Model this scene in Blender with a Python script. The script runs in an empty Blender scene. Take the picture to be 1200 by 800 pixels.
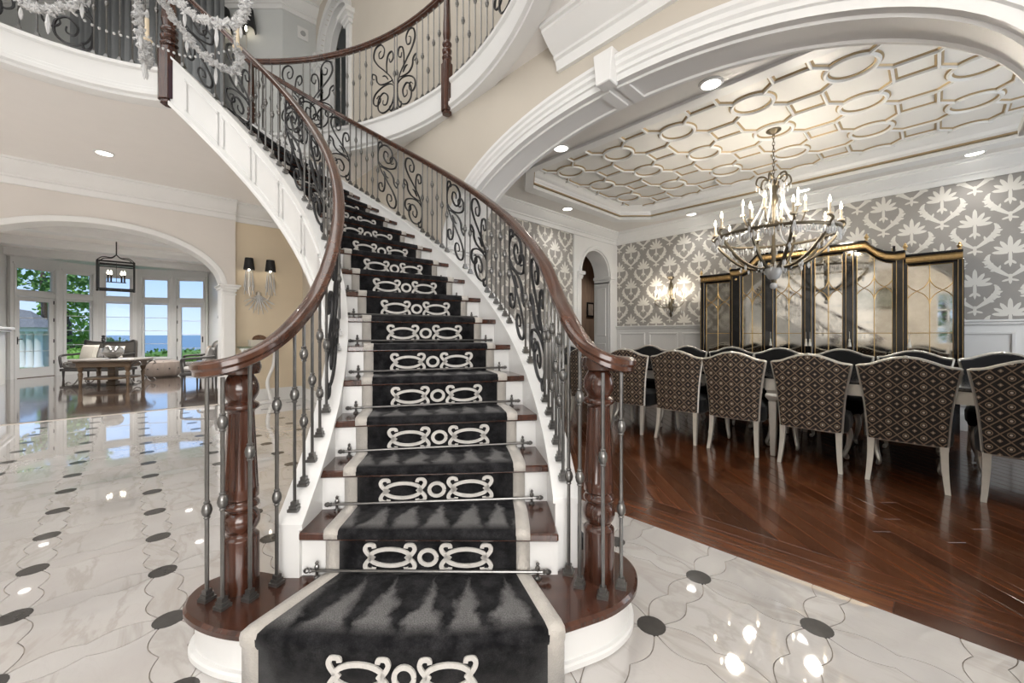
import bpy, math, random
from mathutils import Vector, Matrix
S = bpy.context.scene
COL = S.collection
PI = math.pi
random.seed(7)

# ------------------------------------------------------------ camera
# room axes: +Y runs into the dining room, -X runs towards the living room; z up
HEAD = 46.5
EYE = 1.18
cam_d = bpy.data.cameras.new('camera')
cam_d.sensor_width = 36.0
cam_d.lens = 36.0 * 470 / 1200
cam_d.shift_y = -8 / 1200
cam_d.clip_start = 0.05
cam_d.clip_end = 6000
cam = bpy.data.objects.new('camera', cam_d)
cam.location = (0, 0, EYE)
cam.rotation_euler = (PI / 2, 0, math.radians(HEAD))
COL.objects.link(cam)
S.camera = cam

# ------------------------------------------------------------ sky
w = bpy.data.worlds.new('sky')
S.world = w
w.use_nodes = True
nt = w.node_tree
nt.nodes.clear()
n_out = nt.nodes.new('ShaderNodeOutputWorld')
n_bg = nt.nodes.new('ShaderNodeBackground')
n_tc = nt.nodes.new('ShaderNodeTexCoord')
n_sep = nt.nodes.new('ShaderNodeSeparateXYZ')
n_rmp = nt.nodes.new('ShaderNodeValToRGB')
n_rmp.color_ramp.elements[0].position = 0.0
n_rmp.color_ramp.elements[0].color = (0.66, 0.80, 1.0, 1)
n_rmp.color_ramp.elements[1].position = 0.5
n_rmp.color_ramp.elements[1].color = (0.22, 0.45, 0.92, 1)
e_ = n_rmp.color_ramp.elements.new(0.12)
e_.color = (0.42, 0.63, 1.0, 1)
nt.links.new(n_tc.outputs['Generated'], n_sep.inputs[0])
nt.links.new(n_sep.outputs['Z'], n_rmp.inputs[0])
nt.links.new(n_rmp.outputs[0], n_bg.inputs[0])
n_bg.inputs[1].default_value = 1.15
nt.links.new(n_bg.outputs[0], n_out.inputs[0])

# ------------------------------------------------------------ view
S.view_settings.view_transform = 'Standard'
S.view_settings.look = 'None'
S.view_settings.exposure = 0.12
S.view_settings.gamma = 1.0
S.view_settings.use_curve_mapping = False
try:
    S.cycles.max_bounces = 8
    S.cycles.diffuse_bounces = 4
    S.cycles.glossy_bounces = 4
    S.cycles.transmission_bounces = 6
    S.cycles.transparent_max_bounces = 12
    S.cycles.sample_clamp_indirect = 6.0
    S.cycles.caustics_reflective = False
    S.cycles.caustics_refractive = False
    S.cycles.use_denoising = True
except Exception:
    pass

# ------------------------------------------------------------ daylight, fill lights and sun
def area(name, loc, direction, sx, sy, power, col=(1, 1, 1), spread=180, parent=None):
    d = bpy.data.lights.new(name, 'AREA')
    d.shape = 'RECTANGLE'
    d.size = sx
    d.size_y = sy
    d.energy = power
    d.color = col
    d.spread = math.radians(spread)
    o = bpy.data.objects.new(name, d)
    o.location = loc
    o.rotation_euler = Vector(direction).to_track_quat('-Z', 'Y').to_euler()
    COL.objects.link(o)
    if parent: o.parent = parent
    return o
sun_d = bpy.data.lights.new('sun', 'SUN')
sun_d.energy = 3.0
sun_d.angle = math.radians(1.5)
sun_d.color = (1, 0.95, 0.87)
sun = bpy.data.objects.new('sun', sun_d)
sun.rotation_euler = Vector((-0.5, 0.25, -1.0)).to_track_quat('-Z', 'Y').to_euler()
sun.location = (6, -4, 14)
COL.objects.link(sun)
# fill lights added behind the camera, as if from entry and stair windows
area('entry_fill_light', (2.2, -1.5, 2.2), (-1, 0.2, 0.42), 3.0, 3.2, 270, (1.0, 0.98, 0.96))
area('front_fill_light', (-3.0, -4.3, 2.2), (0.05, 1, 0.05), 3.2, 2.4, 14, (1.0, 0.98, 0.96))
area('upper_fill_light', (-3.2, -4.3, 5.8), (0, 1, -0.15), 6.5, 2.6, 95, (0.97, 0.985, 1.0))
# unseen fill light added high over the foyer
area('overhead_fill_light', (-3.0, -1.2, 7.7), (0, 0, -1), 5.0, 4.5, 150, (1.0, 0.985, 0.96))
# daylight through the dining room's own window on its right-hand wall
area('dining_window_light', (2.0, 5.2, 1.7), (-1, 0, 0), 3.0, 2.0, 75, (0.92, 0.96, 1.0))

# ------------------------------------------------------------ helpers
_c, _s = math.cos(math.radians(HEAD)), math.sin(math.radians(HEAD))
def cw(x, y):
    """point given right of / ahead of the standpoint -> room axes"""
    return (x * _c - y * _s, x * _s + y * _c)

class MB:
    def __init__(s): s.v = []; s.f = []; s.uv = []
    def add(s, vs, fs):
        o = len(s.v); s.v += [tuple(p) for p in vs]; s.f += [tuple(i + o for i in f) for f in fs]; return s
    def box(s, x0, x1, y0, y1, z0, z1, M=None):
        vs = [(x, y, z) for z in (z0, z1) for y in (y0, y1) for x in (x0, x1)]
        if M is not None: vs = [tuple(M @ Vector(p)) for p in vs]
        return s.add(vs, [(0, 2, 3, 1), (4, 5, 7, 6), (0, 1, 5, 4), (2, 6, 7, 3), (0, 4, 6, 2), (1, 3, 7, 5)])
    def prism(s, poly, z0, z1, M=None, cap=True):
        n = len(poly)
        vs = [(p[0], p[1], z0) for p in poly] + [(p[0], p[1], z1) for p in poly]
        if M is not None: vs = [tuple(M @ Vector(p)) for p in vs]
        fs = [(i, (i + 1) % n, n + (i + 1) % n, n + i) for i in range(n)]
        if cap: fs += [tuple(range(n - 1, -1, -1)), tuple(range(n, 2 * n))]
        return s.add(vs, fs)
    def lathe(s, prof, c=(0, 0, 0), n=16, M=None, flute=0, fr=None, caps=True):
        vs = []; fs = []
        for (r, z) in prof:
            for i in range(n):
                a = 2 * PI * i / n
                rr = r
                if flute and fr and fr[0] <= z <= fr[1]: rr = r * (1 - 0.10 * max(0, math.cos(a * 12)))
                vs.append((c[0] + rr * math.cos(a), c[1] + rr * math.sin(a), c[2] + z))
        m = len(prof)
        for j in range(m - 1):
            for i in range(n):
                fs.append((j * n + i, j * n + (i + 1) % n, (j + 1) * n + (i + 1) % n, (j + 1) * n + i))
        if caps: fs.append(tuple(range(n - 1, -1, -1))); fs.append(tuple((m - 1) * n + i for i in range(n)))
        if M is not None: vs = [tuple(M @ Vector(p)) for p in vs]
        return s.add(vs, fs)
    def tube(s, pts, r, n=6, flat=1.0, caps=True):
        """round or flattened bar along pts, r a number or a list"""
        pts = [Vector(p) for p in pts]
        m = len(pts)
        vs = []; fs = []
        up = None
        for j in range(m):
            t = (pts[min(j + 1, m - 1)] - pts[max(j - 1, 0)])
            if t.length < 1e-9: t = Vector((0, 0, 1))
            t.normalize()
            if up is None:
                up = Vector((0, 0, 1)) if abs(t.z) < 0.9 else Vector((1, 0, 0))
            side = t.cross(up)
            if side.length < 1e-6: side = t.cross(Vector((0, 1, 0)))
            side.normalize(); up = side.cross(t).normalized()
            rr = r[j] if isinstance(r, (list, tuple)) else r
            for i in range(n):
                a = 2 * PI * i / n
                q = pts[j] + side * (math.cos(a) * rr * flat) + up * (math.sin(a) * rr)
                vs.append(tuple(q))
        for j in range(m - 1):
            for i in range(n):
                fs.append((j * n + i, j * n + (i + 1) % n, (j + 1) * n + (i + 1) % n, (j + 1) * n + i))
        if caps:
            fs.append(tuple(range(n - 1, -1, -1))); fs.append(tuple((m - 1) * n + i for i in range(n)))
        return s.add(vs, fs)
    def sweep(s, path, prof, closed=False, z_up=True, caps=True):
        """profile [(side, up)] carried along path; side is to the right of travel, up is +z"""
        path = [Vector(p) for p in path]
        m = len(path); k = len(prof); vs = []; fs = []
        for j in range(m):
            if closed: a, b = path[(j - 1) % m], path[(j + 1) % m]
            else: a, b = path[max(j - 1, 0)], path[min(j + 1, m - 1)]
            t = b - a; t.z = 0
            if t.length < 1e-9: t = Vector((1, 0, 0))
            t.normalize(); side = Vector((t.y, -t.x, 0))
            for (p, q) in prof:
                vs.append(tuple(path[j] + side * p + Vector((0, 0, q))))
        for j in range(m if closed else m - 1):
            jn = (j + 1) % m
            for i in range(k):
                i2 = (i + 1) % k
                fs.append((j * k + i, j * k + i2, jn * k + i2, jn * k + i))
        if caps and not closed:
            fs.append(tuple(range(k))); fs.append(tuple((m - 1) * k + i for i in range(k - 1, -1, -1)))
        return s.add(vs, fs)
    def grid(s, rows):
        """rows of points -> quads"""
        m = len(rows); k = len(rows[0]); vs = [p for r in rows for p in r]; fs = []
        for j in range(m - 1):
            for i in range(k - 1):
                fs.append((j * k + i, j * k + i + 1, (j + 1) * k + i + 1, (j + 1) * k + i))
        return s.add(vs, fs)
    def sphere(s, c, r, n=10, m=6, sz=1.0):
        return s.lathe([(r * math.sin(PI * (j + .02) / (m + .04)), -r * sz * math.cos(PI * (j + .02) / (m + .04))) for j in range(m + 1)], c, n)

ALL_MESH = {}
def mesh_of(name, mb, mat, smooth=False, bevel=0):
    me = bpy.data.meshes.new(name)
    me.from_pydata(mb.v, [], mb.f)
    if mat is not None: me.materials.append(mat)
    me.validate()
    import bmesh
    bm = bmesh.new(); bm.from_mesh(me)
    bmesh.ops.recalc_face_normals(bm, faces=bm.faces)
    if bevel:
        es = [e for e in bm.edges if len(e.link_faces) == 2 and e.calc_face_angle(0) > 0.6]
        bmesh.ops.bevel(bm, geom=es, offset=bevel, segments=1, affect='EDGES', profile=0.5, clamp_overlap=True)
    bm.to_mesh(me); bm.free()
    if smooth:
        me.polygons.foreach_set('use_smooth', [True] * len(me.polygons))
        try: me.set_sharp_from_angle(angle=math.radians(38))
        except Exception: pass
    me.update()
    return me
def link(name, me, parent=None, loc=None, rz=0.0, label=None, cat=None, group=None, kind=None):
    o = bpy.data.objects.new(name, me)
    COL.objects.link(o)
    if loc is not None: o.location = loc
    if rz: o.rotation_euler = (0, 0, rz)
    if parent is not None: o.parent = parent
    if label: o['label'] = label
    if cat: o['category'] = cat
    if group: o['group'] = group
    if kind: o['kind'] = kind
    return o
def mk(name, mb, mat, parent=None, smooth=False, bevel=0, **k):
    return link(name, mesh_of(name, mb, mat, smooth, bevel), parent, **k)
def thing(name, label, cat, loc=(0, 0, 0), rz=0, group=None, kind=None):
    o = bpy.data.objects.new(name, None)
    o.empty_display_size = 0.05
    COL.objects.link(o)
    o.location = loc; o.rotation_euler = (0, 0, rz)
    o['label'] = label
    if cat: o['category'] = cat
    if group: o['group'] = group
    if kind: o['kind'] = kind
    return o
def struct(name, mb, mat, label, smooth=False, parent=None):
    o = mk(name, mb, mat, parent, smooth)
    if parent is None:
        o['kind'] = 'structure'; o['label'] = label
    return o
def dup(root, loc, rz, label, group=None):
    r = root.copy(); COL.objects.link(r); r.location = loc; r.rotation_euler = (0, 0, rz); r['label'] = label
    if group: r['group'] = group
    for ch in list(root.children):
        c = ch.copy(); COL.objects.link(c); c.parent = r
        for g in list(ch.children):
            d = g.copy(); COL.objects.link(d); d.parent = c
    return r
def spline(pts, n=8, closed=False):
    """Catmull-Rom through pts"""
    P = [Vector(p) for p in pts]; m = len(P); out = []
    for i in range(m if closed else m - 1):
        if closed: p0, p1, p2, p3 = P[(i - 1) % m], P[i], P[(i + 1) % m], P[(i + 2) % m]
        else: p0, p1, p2, p3 = P[max(i - 1, 0)], P[i], P[i + 1], P[min(i + 2, m - 1)]
        for k in range(n):
            t = k / n
            out.append(0.5 * ((2 * p1) + (p2 - p0) * t + (2 * p0 - 5 * p1 + 4 * p2 - p3) * t * t + (3 * p1 - p0 - 3 * p2 + p3) * t ** 3))
    if not closed: out.append(P[-1])
    return out

# ------------------------------------------------------------ materials
def nodes(name):
    m = bpy.data.materials.new(name); m.use_nodes = True
    t = m.node_tree
    return m, t, t.nodes['Principled BSDF']
def N(t, typ, **k):
    n = t.nodes.new(typ)
    for a, b in k.items(): setattr(n, a, b)
    return n
def L(t, a, b): t.links.new(a, b)
def math_(t, op, a, b=None, c=None, clamp=False):
    n = N(t, 'ShaderNodeMath', operation=op); n.use_clamp = clamp
    for i, x in enumerate((a, b, c)):
        if x is None: continue
        if isinstance(x, (int, float)): n.inputs[i].default_value = x
        else: L(t, x, n.inputs[i])
    return n.outputs[0]
def mix_(t, f, a, b):
    n = N(t, 'ShaderNodeMix', data_type='RGBA')
    if isinstance(f, (int, float)): n.inputs[0].default_value = f
    else: L(t, f, n.inputs[0])
    for i, x in ((6, a), (7, b)):
        if isinstance(x, (tuple, list)): n.inputs[i].default_value = (*x[:3], 1)
        else: L(t, x, n.inputs[i])
    return n.outputs[2]
def ramp_(t, f, stops):
    n = N(t, 'ShaderNodeValToRGB'); cr = n.color_ramp
    while len(cr.elements) > 2: cr.elements.remove(cr.elements[-1])
    for i, (p, c) in enumerate(stops):
        e = cr.elements[i] if i < 2 else cr.elements.new(p)
        e.position = p; e.color = (*c, 1)
    L(t, f, n.inputs[0]); return n.outputs[0]
def noise_(t, vec, scale, detail=3, rough=.5, dist=0):
    n = N(t, 'ShaderNodeTexNoise'); n.inputs['Scale'].default_value = scale; n.inputs['Detail'].default_value = detail
    n.inputs['Roughness'].default_value = rough; n.inputs['Distortion'].default_value = dist
    if vec is not None: L(t, vec, n.inputs['Vector'])
    return n.outputs['Fac']
def bump_(t, b, h, strength=.2, dist=.01):
    n = N(t, 'ShaderNodeBump'); n.inputs['Strength'].default_value = strength; n.inputs['Distance'].default_value = dist
    L(t, h, n.inputs['Height']); L(t, n.outputs[0], b.inputs['Normal'])
def pm(name, col, rough=.5, metal=0, spec=.5, var=0, scale=6, bump=0, bscale=40, coat=0, emit=0, sheen=0):
    m, t, b = nodes(name)
    b.inputs['Base Color'].default_value = (*col, 1); b.inputs['Roughness'].default_value = rough
    b.inputs['Metallic'].default_value = metal; b.inputs['Specular IOR Level'].default_value = spec
    b.inputs['Coat Weight'].default_value = coat; b.inputs['Coat Roughness'].default_value = .05
    b.inputs['Sheen Weight'].default_value = sheen
    if emit:
        b.inputs['Emission Color'].default_value = (*col, 1); b.inputs['Emission Strength'].default_value = emit
    tc = N(t, 'ShaderNodeTexCoord')
    if var:
        f = noise_(t, tc.outputs['Object'], scale, 4)
        L(t, mix_(t, f, tuple(c * (1 - var) for c in col), tuple(min(1, c * (1 + var)) for c in col)), b.inputs['Base Color'])
    if bump: bump_(t, b, noise_(t, tc.outputs['Object'], bscale, 3), bump, .01)
    return m
WHITE = pm('white_paint', (.80, .80, .79), .38, var=.02)
CEIL = pm('ceiling_paint', (.88, .855, .83), .6, var=.02)
BEIGE = pm('warm_plaster', (.60, .55, .475), .42, var=.05, scale=2.2, bump=.03, bscale=14)
TAUPE = pm('taupe_plaster', (.75, .71, .67), .5, var=.05, scale=2, bump=.03, bscale=14)
CREAM = pm('cream_plaster', (.74, .63, .47), .5, var=.05, scale=2.5)
IRON = pm('burnished_iron', (.19, .187, .182), .29, .85, var=.25, scale=40, bump=.08, bscale=60)
DARKIRON = pm('dark_iron', (.035, .035, .037), .42, .6, var=.2, scale=30)
BLACKM = pm('black_metal', (.012, .012, .013), .4, .3, var=.2)
GOLD = pm('gold_leaf', (.62, .43, .20), .34, .85, var=.2, scale=30)
GOLDTRIM = pm('gold_trim', (.44, .33, .19), .45, .35, var=.15, scale=20)
SILVER = pm('silver_leaf', (.66, .63, .57), .33, .55, var=.1, scale=25)
BLACK = pm('black_lacquer', (.010, .010, .011), .10, 0, .5, coat=.5, var=.2)
VELVET = pm('black_velvet', (.009, .009, .010), .85, 0, .2, sheen=.25, var=.3, scale=12)
BRONZE = pm('antique_bronze', (.15, .125, .088), .36, .85, var=.3, scale=30)
SHADE = pm('black_shade', (.012, .012, .014), .6, var=.15)
DOTS = pm('dark_stone', (.055, .052, .05), .10, var=.3, scale=20)
GROUT = pm('grout', (.27, .235, .20), .5, var=.1)
def emit_mat(name, col, s):
    m, t, b = nodes(name); b.inputs['Base Color'].default_value = (*col, 1)
    b.inputs['Emission Color'].default_value = (*col, 1); b.inputs['Emission Strength'].default_value = s
    return m
BULB = emit_mat('lit_bulb', (1, .87, .66), 15)
LENS = emit_mat('downlight_lens', (1, .95, .86), 7)
CANDLE = pm('candle_sleeve', (.80, .68, .50), .5, var=.05)

def wood(name, c0, c1, rough, axis='X', sc=3.0, coat=.4, rand=.35):
    m, t, b = nodes(name)
    tc = N(t, 'ShaderNodeTexCoord'); mp = N(t, 'ShaderNodeMapping')
    mp.inputs['Scale'].default_value = {'X': (1, 14, 14), 'Y': (14, 1, 14), 'Z': (14, 14, 1)}[axis]
    oi = N(t, 'ShaderNodeObjectInfo')
    add = N(t, 'ShaderNodeVectorMath', operation='ADD')
    L(t, tc.outputs['Object'], mp.inputs[0]); L(t, mp.outputs[0], add.inputs[0])
    cmb = N(t, 'ShaderNodeCombineXYZ'); r = math_(t, 'MULTIPLY', oi.outputs['Random'], 37.0)
    L(t, r, cmb.inputs[0]); L(t, r, cmb.inputs[1]); L(t, cmb.outputs[0], add.inputs[1])
    g = noise_(t, add.outputs[0], sc, 5, .6, .6)
    c = ramp_(t, g, [(.3, c0), (.72, c1)])
    v = math_(t, 'ADD', math_(t, 'MULTIPLY', oi.outputs['Random'], rand), 1 - rand * .55)
    hs = N(t, 'ShaderNodeHueSaturation'); L(t, c, hs.inputs['Color']); L(t, v, hs.inputs['Value'])
    L(t, hs.outputs[0], b.inputs['Base Color'])
    b.inputs['Roughness'].default_value = rough; b.inputs['Coat Weight'].default_value = coat; b.inputs['Coat Roughness'].default_value = .06
    bump_(t, b, g, .04, .004)
    return m
MAHOG = wood('mahogany', (.027, .009, .005), (.088, .030, .016), .24, 'Z', 2.0, .5, .0)
RAILW = wood('handrail_mahogany', (.036, .013, .0075), (.105, .040, .021), .25, 'Z', 1.2, .5, .0)
PLANK = wood('oiled_merbau', (.060, .017, .0065), (.150, .053, .021), .17, 'X', 2.2, .22, .75)
TABLEW = wood('aged_oak', (.05, .030, .016), (.15, .095, .052), .45, 'X', 2.0, .1, .2)
DKWOOD = wood('grey_floor_oak', (.045, .031, .024), (.095, .070, .056), .09, 'X', 1.5, 1.0, .25)

def marble():
    m, t, b = nodes('white_marble')
    g = N(t, 'ShaderNodeNewGeometry'); oi = N(t, 'ShaderNodeObjectInfo')
    add = N(t, 'ShaderNodeVectorMath', operation='ADD'); cmb = N(t, 'ShaderNodeCombineXYZ')
    r = math_(t, 'MULTIPLY', oi.outputs['Random'], 23.0); L(t, r, cmb.inputs[0]); L(t, r, cmb.inputs[2])
    L(t, g.outputs['Position'], add.inputs[0]); L(t, cmb.outputs[0], add.inputs[1])
    mp = N(t, 'ShaderNodeMapping'); mp.inputs['Scale'].default_value = (1.0, 2.6, 1); mp.inputs['Rotation'].default_value = (0, 0, .6)
    L(t, add.outputs[0], mp.inputs[0])
    n1 = noise_(t, mp.outputs[0], .95, 6, .58, 1.0)
    v1 = math_(t, 'SUBTRACT', 1.0, math_(t, 'MULTIPLY', math_(t, 'ABSOLUTE', math_(t, 'SUBTRACT', n1, .5)), 26.0), clamp=True)
    n2 = noise_(t, mp.outputs[0], 3.4, 6, .62, 1.8)
    v2 = math_(t, 'SUBTRACT', 1.0, math_(t, 'MULTIPLY', math_(t, 'ABSOLUTE', math_(t, 'SUBTRACT', n2, .47)), 34.0), clamp=True)
    cl = noise_(t, add.outputs[0], 2.0, 3)
    base = ramp_(t, cl, [(.3, (.61, .59, .575)), (.7, (.52, .495, .478))])
    c = mix_(t, math_(t, 'MULTIPLY', v1, .48), base, (.40, .37, .33))
    c = mix_(t, math_(t, 'MULTIPLY', v2, .16), c, (.48, .45, .42))
    L(t, c, b.inputs['Base Color'])
    b.inputs['Roughness'].default_value = .04; b.inputs['Specular IOR Level'].default_value = 1.0; b.inputs['Coat Weight'].default_value = 1.0; b.inputs['Coat Roughness'].default_value = .02; b.inputs['Coat IOR'].default_value = 1.8
    return m
MARBLE = marble()

def fabric_print():
    m, t, b = nodes('medallion_fabric')
    tc = N(t, 'ShaderNodeTexCoord'); sp = N(t, 'ShaderNodeSeparateXYZ'); L(t, tc.outputs['Object'], sp.inputs[0])
    def rep(x, p, off=0.0):
        return math_(t, 'SUBTRACT', math_(t, 'FRACT', math_(t, 'ADD', math_(t, 'DIVIDE', x, p), 10.5 + off)), .5)
    P = .098; Q = .098
    def rad(off):
        a = rep(sp.outputs['X'], P, off); c = rep(sp.outputs['Z'], Q, off)
        return math_(t, 'SQRT', math_(t, 'ADD', math_(t, 'POWER', a, 2.0), math_(t, 'POWER', c, 2.0))), a, c
    def band(d, r0, r1):
        return math_(t, 'MULTIPLY', math_(t, 'GREATER_THAN', d, r0), math_(t, 'LESS_THAN', d, r1))
    d0, a0, c0 = rad(0.0); d1, a1, c1 = rad(.5)
    lat = math_(t, 'ABSOLUTE', math_(t, 'SUBTRACT', math_(t, 'ADD', math_(t, 'ABSOLUTE', a0), math_(t, 'ABSOLUTE', c0)), .5))
    lattice = band(lat, -1, .055)
    ring = math_(t, 'ADD', band(d0, .13, .20), band(d0, -1, .075))
    dia = math_(t, 'ADD', math_(t, 'ABSOLUTE', a1), math_(t, 'ABSOLUTE', c1))
    star = band(dia, -1, .15)
    tan = math_(t, 'ADD', lattice, math_(t, 'ADD', ring, star), clamp=True)
    pale = math_(t, 'ADD', band(d0, -1, .08), band(d1, -1, .045), clamp=True)
    c = mix_(t, tan, (.009, .006, .005), (.25, .175, .115))
    c = mix_(t, pale, c, (.62, .54, .44))
    L(t, c, b.inputs['Base Color']); b.inputs['Roughness'].default_value = .6; b.inputs['Sheen Weight'].default_value = .1
    bump_(t, b, tan, .1, .002)
    return m
PRINT = fabric_print()

def antique_mirror():
    m, t, b = nodes('antique_mirror')
    g = N(t, 'ShaderNodeTexCoord')
    n = noise_(t, g.outputs['Object'], 5, 5, .65)
    L(t, ramp_(t, n, [(.35, (.62, .60, .55)), (.7, (.80, .78, .73))]), b.inputs['Base Color'])
    b.inputs['Metallic'].default_value = 1
    L(t, ramp_(t, n, [(.4, (.03, .03, .03)), (.75, (.12, .12, .12))]), b.inputs['Roughness'])
    return m
MIRROR = antique_mirror()

def carpet_mat():
    m, t, b = nodes('charcoal_pile')
    uvn = N(t, 'ShaderNodeUVMap'); sp = N(t, 'ShaderNodeSeparateXYZ'); L(t, uvn.outputs[0], sp.inputs[0])
    tc = N(t, 'ShaderNodeTexCoord')
    x, y = sp.outputs[0], sp.outputs[1]
    nz = noise_(t, tc.outputs['Object'], 9, 4, .6)
    fr = math_(t, 'FRACT', math_(t, 'ADD', math_(t, 'MULTIPLY', x, 5.6), math_(t, 'MULTIPLY', nz, .9)))
    tri = math_(t, 'MULTIPLY', math_(t, 'ABSOLUTE', math_(t, 'SUBTRACT', fr, .5)), 2.0)
    # brushed nap: sheen of the leaning pile painted as paler triangles on the treads
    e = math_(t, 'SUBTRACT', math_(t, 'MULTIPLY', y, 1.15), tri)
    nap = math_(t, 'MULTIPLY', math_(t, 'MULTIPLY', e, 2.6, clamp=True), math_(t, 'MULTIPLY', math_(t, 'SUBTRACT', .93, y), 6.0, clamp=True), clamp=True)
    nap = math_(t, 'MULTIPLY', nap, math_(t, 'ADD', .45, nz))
    fine = noise_(t, tc.outputs['Object'], 420, 2)
    mid = noise_(t, tc.outputs['Object'], 16, 5, .65)
    mott = math_(t, 'MULTIPLY', math_(t, 'SUBTRACT', mid, .38), 3.2, clamp=True)
    base = mix_(t, mott, (.006, .006, .007), (.050, .049, .052))
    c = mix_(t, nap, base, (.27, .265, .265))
    spk = noise_(t, tc.outputs['Object'], 260, 2)
    c = mix_(t, math_(t, 'MULTIPLY', math_(t, 'SUBTRACT', spk, .35), 2.0, clamp=True), mix_(t, .65, c, (.003, .003, .004)), c)
    L(t, c, b.inputs['Base Color']); b.inputs['Roughness'].default_value = .9; b.inputs['Specular IOR Level'].default_value = .15
    b.inputs['Sheen Weight'].default_value = .08; b.inputs['Sheen Roughness'].default_value = .4
    bump_(t, b, fine, .3, .003)
    return m
PILE = carpet_mat()
BORDER = pm('pale_pile', (.52, .49, .45), .9, 0, .15, var=.22, scale=12, bump=.5, bscale=160, sheen=.3)
MOTIF = pm('ivory_pile', (.60, .58, .55), .9, 0, .15, var=.2, scale=25, bump=.4, bscale=150, sheen=.2)

def crystal_mat():
    m = bpy.data.materials.new('crystal'); m.use_nodes = True; t = m.node_tree; t.nodes.clear()
    o = N(t, 'ShaderNodeOutputMaterial'); tr = N(t, 'ShaderNodeBsdfTransparent'); gl = N(t, 'ShaderNodeBsdfGlossy')
    df = N(t, 'ShaderNodeBsdfDiffuse'); df.inputs[0].default_value = (.95, .95, .95, 1)
    gl.inputs['Roughness'].default_value = .06
    tr.inputs[0].default_value = (.93, .94, .95, 1)
    lw = N(t, 'ShaderNodeLayerWeight'); lw.inputs[0].default_value = .45
    m1 = N(t, 'ShaderNodeMixShader'); m2 = N(t, 'ShaderNodeMixShader'); m2.inputs[0].default_value = .52
    L(t, lw.outputs['Fresnel'], m1.inputs[0]); L(t, tr.outputs[0], m1.inputs[1]); L(t, gl.outputs[0], m1.inputs[2])
    L(t, m1.outputs[0], m2.inputs[1]); L(t, df.outputs[0], m2.inputs[2]); L(t, m2.outputs[0], o.inputs[0])
    return m
CRYSTAL = crystal_mat()
def glass_mat(name='window_glass', tint=(.97, .98, .98)):
    m = bpy.data.materials.new(name); m.use_nodes = True; t = m.node_tree; t.nodes.clear()
    o = N(t, 'ShaderNodeOutputMaterial'); tr = N(t, 'ShaderNodeBsdfTransparent'); gl = N(t, 'ShaderNodeBsdfGlossy')
    gl.inputs['Roughness'].default_value = .01; tr.inputs[0].default_value = (*tint, 1)
    lw = N(t, 'ShaderNodeLayerWeight'); lw.inputs[0].default_value = .12
    m1 = N(t, 'ShaderNodeMixShader'); L(t, lw.outputs['Fresnel'], m1.inputs[0]); L(t, tr.outputs[0], m1.inputs[1]); L(t, gl.outputs[0], m1.inputs[2])
    L(t, m1.outputs[0], o.inputs[0]); return m
GLASS = glass_mat()
PAPER = pm('grey_wallpaper', (.335, .318, .298), .5, .12, var=.10, scale=5, bump=.03, bscale=90)
PAPERINK = pm('ivory_print', (.74, .72, .67), .45, var=.04)
# ============================================================ THE SETTING
CX, CY = cw(-3.08, 1.66)            # centre of the round stair
RISE = .185
def pol(r, th, z=0.0):
    a = math.radians(th + HEAD)
    return (CX + r * math.cos(a), CY + r * math.sin(a), z)
def nose(th): return RISE * (th + 10.2) / 5.13
def theta(k): return 5.13 * k - 10.2
Z2 = 3.70                           # upper floor
ZC = 3.40                           # foyer ceiling
WY = 2.34                           # wall between foyer and dining room
WX = -8.10                          # wall towards the living room

def clip(poly, nx, ny, d):
    """keep the side where nx*x + ny*y <= d"""
    out = []
    for i in range(len(poly)):
        a, b = poly[i], poly[(i + 1) % len(poly)]
        da, db = nx * a[0] + ny * a[1] - d, nx * b[0] + ny * b[1] - d
        if da <= 0: out.append(a)
        if (da < 0 < db) or (db < 0 < da):
            t = da / (da - db); out.append((a[0] + (b[0] - a[0]) * t, a[1] + (b[1] - a[1]) * t))
    return out

# ---- marble floor with shaped tiles and round dark insets
fl = struct('floor', MB().box(-8.45, 2.5, -4.6, WY, -.12, -.004), GROUT, 'white marble foyer floor with curved joints and round dark insets')
PU, PV, U0, V0 = .465, .4725, .327, 2.004
def wv(t):
    q = (t - .1) / .8
    return .036 + (.030 * abs(math.sin(2 * PI * q)) + .005 * math.sin(PI * q) if 0 < q < 1 else 0)
G = .0019
def centre_poly():
    n = 17; a = []
    for i in range(n): t = .092 + (i / (n - 1)) * .816; a.append((t * PU, wv(t) + G))
    for i in range(n): t = .092 + (i / (n - 1)) * .816; a.append((PU - wv(t) - G, t * PV))
    for i in range(n): t = .908 - (i / (n - 1)) * .816; a.append((t * PU, PV - wv(t) - G))
    for i in range(n): t = .908 - (i / (n - 1)) * .816; a.append((wv(t) + G, t * PV))
    return a
def strip_poly(P, along_u):
    n = 17; a = []
    for i in range(n): t = .1 + .8 * i / (n - 1); a.append((t * P, -wv(t) + G))
    for i in range(n): t = .9 - .8 * i / (n - 1); a.append((t * P, wv(t) - G))
    return a if along_u else [(-y, x) for x, y in a]
def tri_prism(poly, z0=-.012, z1=0.0, mb=None):
    mb = mb or MB(); n = len(poly)
    mb.prism(poly, z0, z1, cap=False)
    if n == 34:                                   # a strip: quads from side to side
        a, b = poly[:17], list(reversed(poly[17:]))
        mb.grid([[(p[0], p[1], z1) for p in a], [(p[0], p[1], z1) for p in b]])
    else:
        c = (sum(p[0] for p in poly) / n, sum(p[1] for p in poly) / n)
        mb.add([(c[0], c[1], z1)] + [(p[0], p[1], z1) for p in poly], [(0, 1 + i, 1 + (i + 1) % n) for i in range(n)])
    return mb
CEN, SU, SV = centre_poly(), strip_poly(PU, True), strip_poly(PV, False)
DOT = [(.056 * math.cos(2 * PI * i / 20), .056 * math.sin(2 * PI * i / 20)) for i in range(20)]
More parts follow.
